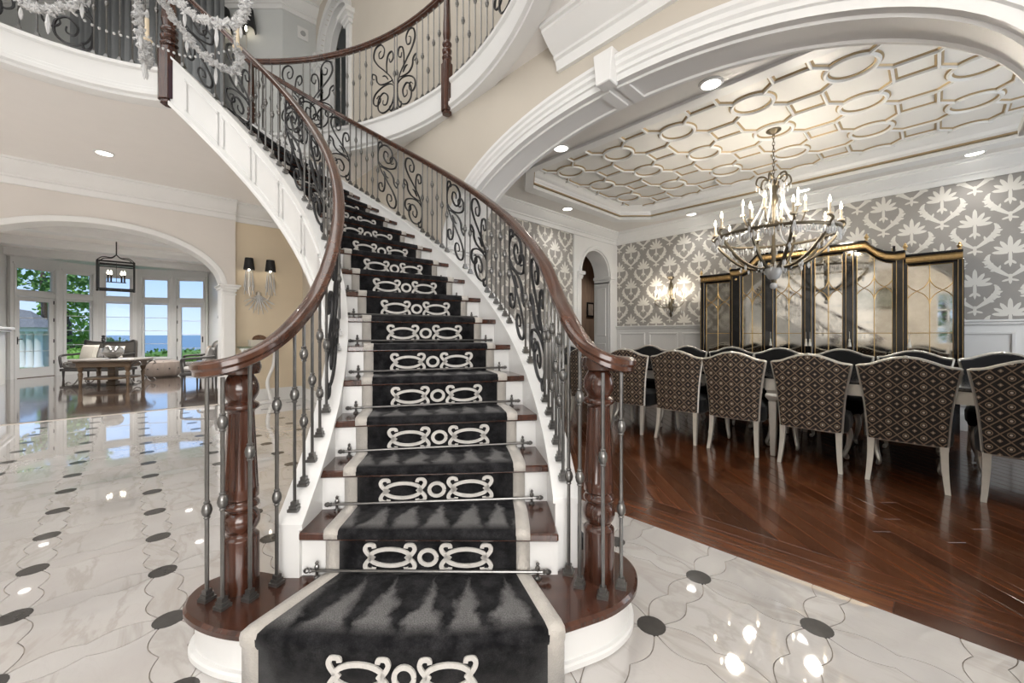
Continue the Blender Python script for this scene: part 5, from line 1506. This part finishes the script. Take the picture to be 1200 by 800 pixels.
cushion('grey cushion in the middle of the settee', (*cw(sx + .0, sy + .10), .66), HR, -.25, .30, PALEG)
cushion('pale cushion leaning right of the silver bowl', (*cw(sx + .38, sy + .06), .67), HR + .1, -.25, .40, IVORYF)
# ---- coffee table
ct = thing('coffee_table', 'rustic wooden coffee table with curled iron feet', 'table', (*cw(-9.35, 9.40), 0), HR + .3)
mk('tabletop', MB().box(-.60, .60, -.40, .40, .58, .625), pm('pale_stone_top', (.24, .22, .20), .3, var=.15), ct, bevel=.01)
mk('frieze', MB().box(-.50, .50, -.34, .34, .44, .58), TABLEW, ct, bevel=.01); mk('frieze_moulding', MB().box(-.54, .54, -.37, .37, .54, .585), TABLEW, ct, bevel=.008)
for s in (-1, 1):
    for y in (-.3, .3):
        mk('leg', MB().lathe([(.03, .0), (.028, .10), (.045, .30), (.03, .33), (.055, .40), (.055, .45)], (s * .43, y, .0), 10), TABLEW, ct, True)
        mk('scroll_foot', MB().tube(spline([(s * .45, y, .22), (s * .52, y, .10), (s * .60, y, .04), (s * .68, y, .07), (s * .65, y, .12), (s * .60, y, .10)], 5), .014, 6), IRON, ct, True)
        mk('scroll_bracket', MB().tube(spline([(s * .49, y, .44), (s * .56, y, .52), (s * .64, y, .55), (s * .68, y, .49), (s * .62, y, .46)], 5), .012, 6), IRON, ct, True)
mk('pedestal', MB().box(-.09, .09, -.09, .09, 0, .10).box(-.07, .07, -.07, .07, .10, .46), TABLEW, ct, bevel=.01)
mk('lower_shelf', MB().lathe([(.40, .16), (.48, .17), (.48, .20), (.02, .21)], n=28), TABLEW, ct)
bw = thing('glass_bowl', 'round silvered glass bowl on the coffee table', 'bowl', (*cw(-9.25, 9.30), .625), 0)
mk('bowl', MB().lathe([(.06, 0), (.07, .01), (.14, .06), (.19, .15), (.17, .24), (.11, .29), (.10, .285), (.15, .22), (.17, .15), (.12, .07), (.02, .04)], n=20), pm('mercury_glass', (.26, .255, .245), .12, .8, var=.3, scale=9), bw, True)
cr = MB(); rr = random.Random(5)
for k in range(9): a = rr.uniform(0, 6.28); cr.sphere((.09 * math.cos(a), .09 * math.sin(a), .20 + rr.uniform(0, .06)), .055, 8, 5)
mk('filling', cr, pm('grey_orbs', (.30, .28, .26), .5, var=.3), bw, True)
orc = thing('orchid', 'dark flower stems standing behind the settee cushions', 'plant', (*cw(-11.2, 11.0), .455), 0)
om = MB()
mk('stem', MB().tube(spline([(0, 0, 0), (.0, 0, .30), (.02, 0, .62), (.07, 0, .70)], 5), .008, 5), BLACKM, orc)
for k, (x, z) in enumerate(((-.05, .60), (-.03, .52), (.10, .62), (.14, .57), (.06, .68))): mk('flower', MB().sphere((x, 0, z), .045, 8, 5, .8), BLACKM, orc, True)
# ---- pouf
pf_ = thing('pouf', 'round tufted taupe pouf beside the glazed door', 'pouf', (*cw(-9.88, 11.35), 0), 0)
TAUP = pm('taupe_velvet', (.21, .17, .145), .8, var=.15, sheen=.3)
pm_ = MB(); rows = []
for (rr_, z) in ((.30, 0), (.37, .04), (.41, .14), (.41, .30), (.37, .41), (.26, .46), (.01, .455)):
    rows.append([(rr_ * (1 + .03 * math.cos(10 * 2 * PI * i / 60)) * math.cos(2 * PI * i / 60), rr_ * (1 + .03 * math.cos(10 * 2 * PI * i / 60)) * math.sin(2 * PI * i / 60), z) for i in range(61)])
mk('body', pm_.grid(rows), TAUP, pf_, True)
for k in range(10):
    a = 2 * PI * (k + .5) / 10
    mk('button', MB().sphere((.395 * math.cos(a), .395 * math.sin(a), .24), .022, 8, 5), GREYW, pf_, True); mk('button', MB().sphere((.31 * math.cos(a + .3), .31 * math.sin(a + .3), .425), .020, 8, 5), GREYW, pf_, True)
# ---- armchairs
def armchair(label, x, y, rz, fab):
    t = thing('armchair', label, 'chair', (*cw(x, y), 0), rz, 'grey-framed armchairs by the arch')
    mk('seat', MB().box(-.33, .33, -.36, .30, .34, .48), fab, t, bevel=.05); mk('seat_rail', MB().box(-.36, .36, -.38, .34, .28, .35), GREYW, t, bevel=.01)
    o = spline([(-.33, .40, 0), (-.36, .75, 0), (-.30, .95, 0), (0, 1.02, 0), (.30, .95, 0), (.36, .75, 0), (.33, .40, 0)], 4)
    M2 = Matrix(((1, 0, 0, 0), (0, 0, 1, .28), (0, 1, 0, 0), (0, 0, 0, 1)))
    mk('backrest', MB().prism([(p.x, p.y) for p in o], 0, .08, M2), fab, t, bevel=.015); mk('back_frame', MB().tube([(p.x, .31, p.y) for p in o], .024, 6), GREYW, t, True)
    for s in (-1, 1):
        mk('arm', MB().tube(spline([(s * .35, .30, .70), (s * .38, .0, .67), (s * .38, -.26, .65), (s * .36, -.34, .60), (s * .34, -.32, .34)], 5), .026, 7), GREYW, t, True)
        for yy in (-.34, .30): mk('leg', MB().lathe([(.016, 0), (.026, .24), (.032, .29)], (s * .32, yy, 0), 8), GREYW, t, True)
    return t
armchair('grey armchair facing the coffee table, nearest the arch pilaster', -6.95, 9.15, HR - PI / 2 + .25, PALEG)
armchair('second grey armchair half hidden behind the arch pilaster', -7.98, 10.5, HR - PI / 2 + .15, GREYF)
cushion('pale cushion standing on the armchair by the arch', (*cw(-6.83, 9.12), .70), HR - PI / 2 + .2, -.3, .42, PALEG)
cushion('taupe cushion on the armchair close to the pilaster', (*cw(-7.83, 10.45), .70), HR - PI / 2 + .1, -.3, .42, pm('taupe_linen', (.36, .31, .26), .9, var=.1))
# ---- console below the crystal sconce
cs_ = thing('console_table', 'slim console with glass top below the crystal sconce', 'table', (-8.0, 1.60, 0), 0)
mk('glass_top', MB().box(-.17, .17, -.30, .30, .96, .98), glass_mat('green_glass', (.80, .9, .86)), cs_)
mk('top_frame', MB().box(-.15, .15, -.27, .27, .92, .955), WHITE, cs_, bevel=.008)
for s in (-1, 1): mk('leg', MB().tube(spline([(0, s * .24, .93), (.04, s * .20, .65), (.0, s * .12, .35), (.02, s * .18, .02)], 6), [.030] * 6 + [.026] * 6 + [.032] * 7, 8), WHITE, cs_, True)
mk('foot', MB().box(-.13, .13, -.25, .25, 0, .03), WHITE, cs_, bevel=.006)
mk('storage_box', MB().box(-.09, .09, -.13, .13, 0, .10).box(-.095, .095, -.135, .135, .085, .11), IVORYF, None, label='ivory lidded box on the glass console', cat='box', loc=(-8.0, 1.58, .98))
coral = thing('coral_ornament', 'brown dome-shaped coral ornament on the ivory box', 'ornament', (-8.0, 1.60, 1.09), 0)
cm = MB(); rr = random.Random(2)
for k in range(26):
    a = PI * (k + .5) / 26; b = rr.uniform(-.5, .5)
    cm.tube([(0, 0, 0), (.03 * math.sin(b), .085 * math.cos(a) * .6, .05 * math.sin(a)), (.05 * math.sin(b), .11 * math.cos(a), .085 * math.sin(a))], [.008, .007, .009], 5)
mk('branches', cm, pm('brown_coral', (.20, .11, .06), .6, var=.2), coral); mk('stand', MB().lathe([(.05, 0), (.05, .012), (.01, .02)], n=12), TABLEW, coral)

# ============================================================ FOYER CRYSTAL CHANDELIER
fc = thing('crystal_chandelier', 'clear crystal chandelier with garlanded arms and ivory candles', 'chandelier', (*cw(-2.28, 2.42), 7.8), HR)
zz = 3.10 - 7.8
rr = random.Random(21)
def rosette(mb, p, s):
    for k in range(3):
        d = Vector((rr.uniform(-1, 1), rr.uniform(-1, 1), rr.uniform(-1, 1))).normalized(); e = d.orthogonal().normalized(); f = d.cross(e); p_ = Vector(p) + d * s * .25
        vs = [p_ + d * s, p_ - d * s * .5, p_ + e * s * .5, p_ - e * s * .5, p_ + f * s * .5, p_ - f * s * .5]
        mb.add(vs, [(0, 2, 4), (0, 4, 3), (0, 3, 5), (0, 5, 2), (1, 4, 2), (1, 3, 4), (1, 5, 3), (1, 2, 5)])
mk('rod', MB().tube([(0, 0, 0), (0, 0, zz + 1.1)], .012, 8).lathe([(.09, -.05), (.10, 0)], n=16), SILVER, fc)
mk('glass_column', MB().lathe([(.02, zz + .16), (.07, zz + .20), (.10, zz + .30), (.06, zz + .40), (.04, zz + .55), (.08, zz + .68), (.05, zz + .80), (.09, zz + .95), (.03, zz + 1.12)], n=14), CRYSTAL, fc, True)
for i in range(6):
    a = 2 * PI * i / 6 + .12; c, s = math.cos(a), math.sin(a)
    R_ = .62
    pts = spline([(.06 * c, .06 * s, zz + .30), (.18 * c, .18 * s, zz + .16), (.34 * c, .34 * s, zz + .03), (.50 * c, .50 * s, zz), (.60 * c, .60 * s, zz + .04), (.63 * c, .63 * s, zz + .14), (.61 * c, .61 * s, zz + .21)], 7)
    am = mk('arm', MB().tube(pts, .010, 6), CRYSTAL, fc, True)
    cr = MB()
    for p in pts[::1]:
        for k in range(5): rosette(cr, (p.x + rr.uniform(-.015, .015), p.y + rr.uniform(-.015, .015), p.z + rr.uniform(-.015, .015)), .024)
    mk('crystal_garland', cr, CRYSTAL, am, kind='stuff')
    cnd = mk('candle', MB().lathe([(.028, -.02), (.034, -.006), (.016, 0), (.013, .01), (.013, .15)], (.61 * c, .61 * s, zz + .22), 10), CANDLE, fc, True)
    mk('flame_bulb', MB().lathe([(.006, 0), (.014, .02), (.012, .04), (.001, .07)], (.61 * c, .61 * s, zz + .37), 8), CRYSTAL, cnd, True)
    dm = MB(); drop(dm, (.46 * c, .46 * s, zz - .02), .13, .013); drop(dm, (.60 * c, .60 * s, zz + .0), .08, .011); drop(dm, (.28 * c, .28 * s, zz + .06), .10, .011)
    mk('crystal_drop', dm, CRYSTAL, am, kind='stuff')
    b2 = a + PI / 6; sw = spline([(.60 * c, .60 * s, zz + .20), (.50 * math.cos(b2), .50 * math.sin(b2), zz + .10), (.60 * math.cos(a + PI / 3), .60 * math.sin(a + PI / 3), zz + .20)], 9)
    cr = MB()
    for p in sw: cr.sphere(p, .009, 6, 4)
    mk('bead_swag', cr, CRYSTAL, am, kind='stuff')
# ---- drapes behind the landing railing
DRAPE = pm('grey_drape', (.27, .285, .295), .8, var=.08)
for k, (x0_, x1_) in enumerate(((-8.1, -6.75), (-6.65, -5.25))):
    m_ = MB(); n = 60; rows = []
    for z in (Z2 + .0, 5.4, 7.4):
        rows.append([(*cw(x0_ + (x1_ - x0_) * i / n, 7.35 + .05 * math.sin(i * 1.15) + .02 * math.sin(i * 2.9)), z) for i in range(n + 1)])
    m_.grid(rows); o = mk('drape', m_, DRAPE, None, True, label=('grey pleated drape at the left of the upper landing', 'grey pleated drape right of the landing post')[k], cat='curtain', group='grey drapes upstairs')
    so = o.modifiers.new('cloth', 'SOLIDIFY'); so.thickness = .012
pl = thing('wall_plate', 'small white wall plate beside the upstairs arch', 'wall plate', (-8.745, 2.50, 7.22), 0)
mk('plate', MB().box(0, .02, -.10, .10, -.12, .12), WHITE, pl, bevel=.005); mk('dial', MB().lathe([(.05, 0), (.045, .02)], n=16, M=Matrix.Translation((.02, 0, 0)) @ Matrix.Rotation(PI / 2, 4, 'Y')), pm('grey_plastic', (.4, .4, .4), .5), pl)
# ---- black iron ornament behind the newel on the dining side
bo = thing('iron_ornament', 'small black iron ornament on the marble behind the stair newel', 'ornament', (*cw(.335, 2.12), 0), HR)
mk('base', MB().box(-.07, .07, -.05, .05, 0, .02), BLACKM, bo, bevel=.005)
mk('scroll', MB().tube(spline([(.02, 0, .02), (.03, 0, .10), (-.02, 0, .18), (-.05, 0, .26), (-.03, 0, .31)], 6), [.03] * 8 + [.024] * 8 + [.012] * 9, 7), BLACKM, bo, True)
mk('knob', MB().sphere((.10, 0, .075), .022, 10, 6).tube([(.02, 0, .07), (.10, 0, .075)], .010, 6), BLACKM, bo, True)

# ============================================================ OUTSIDE
LEAF = pm('leaf_green', (.12, .24, .045), .6, var=.55, scale=1.2)
LEAF2 = pm('bright_leaf', (.22, .42, .07), .6, var=.45, scale=1.2)
SEA = pm('sea_water', (.085, .17, .245), .35, var=.15, scale=.02)
mk('sea', MB().add([(-6000, -6000, -6), (-30, -6000, -6), (-30, 6000, -6), (-6000, 6000, -6)], [(0, 1, 2, 3)]), SEA, None, label='calm blue sea beyond the bay windows', cat='sea', kind='stuff')
mk('lawn', MB().box(-34, -16.2, -22, 22, -.9, -.35), pm('lawn_green', (.10, .22, .05), .9, var=.4, scale=3), None, label='green lawn outside the bay windows', cat='lawn', kind='stuff')
mk('terrace', MB().box(-20.5, -16.0, -9, 6, -.35, -.12), pm('pale_stone', (.55, .53, .49), .7, var=.1), None, label='pale stone terrace outside the bay', cat='terrace', kind='structure')
def foliage(name, parent, c, rad, n, s, mat, seed):
    r_ = random.Random(seed); mb = MB()
    for k in range(n):
        while True:
            p = Vector((r_.uniform(-1, 1), r_.uniform(-1, 1), r_.uniform(-1, 1)))
            if p.length < 1: break
        p = p.normalized() * p.length ** .5
        p = Vector((c[0] + p.x * rad[0], c[1] + p.y * rad[1], c[2] + p.z * rad[2]))
        a = Vector((r_.uniform(-1, 1), r_.uniform(-1, 1), r_.uniform(-1, 1))).normalized(); b = a.orthogonal().normalized(); l = s * r_.uniform(.6, 1.3)
        mb.add([p, p + a * l * .5 + b * l * .28, p + a * l, p + a * l * .5 - b * l * .28], [(0, 1, 2, 3)])
    o = mk(name, mb, mat, parent); o['kind'] = 'stuff'; return o
def tree(label, x, y, h, blobs, mat, seed):
    t = thing('garden_tree', label, 'tree', (*cw(x, y), -.35), HR)
    mk('trunk', MB().tube(spline([(0, 0, 0), (.1, 0, h * .4), (-.1, .1, h * .8), (0, 0, h)], 5), [.16] * 6 + [.11] * 5 + [.05] * 5, 8), TABLEW, t, True)
    for k, (bx, by, bz, rx, ry, rz_, n, s) in enumerate(blobs): foliage('crown', t, (bx, by, bz), (rx, ry, rz_), n, s, mat, seed + k)
    return t
tree('tall leafy tree outside the glazed door and tree window', -20.6, 17.6, 5.0, [(0, 0, 4.6, 2.6, 1.6, 1.1, 1500, .22), (1.4, 0, 3.4, 1.0, 1.0, .6, 420, .2)], LEAF, 40)
tree('bright green young tree beyond the tree window', -20.6, 18.6, 2.6, [(0, 0, 2.3, 1.05, 1.0, 1.5, 1300, .20)], LEAF2, 60)
def bush(name, label, x, y, rad, n, s, mat, seed, z=-.35):
    t = thing(name, label, 'bush', (*cw(x, y), z), HR)
    mk('core', MB().sphere((0, 0, rad[2] * .9), 1, 14, 8), mat, t, True)
    t.children[0].data.transform(Matrix.Translation((0, 0, rad[2])) @ Matrix.Diagonal((rad[0] * .9, rad[1] * .9, rad[2] * .9, 1)) @ Matrix.Translation((0, 0, -rad[2] * .9)))
    foliage('leaves', t, (0, 0, rad[2]), rad, n, s, mat, seed); return t
bush('clipped_bush', 'round clipped bush outside the tree window', -17.6, 16.1, (.62, .62, .48), 1500, .09, LEAF2, 80)
bush('hedge', 'dark hedge behind the round clipped bush', -21.6, 19.8, (3.2, .8, .75), 2600, .16, LEAF, 81)
bush('hedge', 'low hedge outside the sea-view windows', -15.6, 19.0, (2.4, .7, .42), 1800, .14, LEAF, 82)
bush('hedge', 'low hedge outside the sea-view door', -12.6, 18.9, (1.4, .7, .45), 1200, .14, LEAF, 83)
pv = thing('garden_pavilion', 'white columned pavilion with grey roof outside the glazed door', 'building', (*cw(-19.6, 16.3), -.15), HR)
for k, x in enumerate((-.30, .02, .36)): mk('column', MB().lathe([(.15, 0), (.15, .06), (.12, .10), (.11, 1.35), (.14, 1.40), (.14, 1.46)], (x, 0, 0), 14), WHITE, pv, True)
mk('entablature', MB().box(-1.3, .55, -.2, .3, 1.46, 1.62), WHITE, pv)
mk('roof', MB().add([(-1.4, -.35, 1.62), (.65, -.35, 1.62), (.65, .6, 1.62), (-1.4, .6, 1.62), (-1.4, .12, 2.5), (-.1, .12, 2.3)], [(0, 1, 5, 4), (1, 2, 5), (2, 3, 4, 5), (0, 4, 3), (0, 3, 2, 1)]), pm('grey_shingle', (.20, .20, .21), .8, var=.3, scale=8), pv)
mk('back_wall', MB().box(-1.3, .5, .28, .34, 0, 1.46), WHITE, pv)

# ---- painting on the foyer front wall (seen in the cabinet's mirrors)
pt = thing('painting', 'framed landscape painting reflected in the cabinet mirrors', 'painting', (-1.44, -4.59, 2.4), 0)
mk('frame', MB().box(-.62, .62, 0, .04, -.36, .36), BRONZE, pt, bevel=.012); mk('canvas', MB().box(-.54, .54, .04, .045, -.28, .28), pm('painted_canvas', (.22, .22, .17), .6, var=.7, scale=5), pt)
tree('green tree outside the foyer front window', *(lambda X, Y: (X * _c + Y * _s, -X * _s + Y * _c))(.4, -9.0), 3.2, [(0, 0, 2.4, 2.2, 1.2, 1.9, 1500, .24)], LEAF, 90)
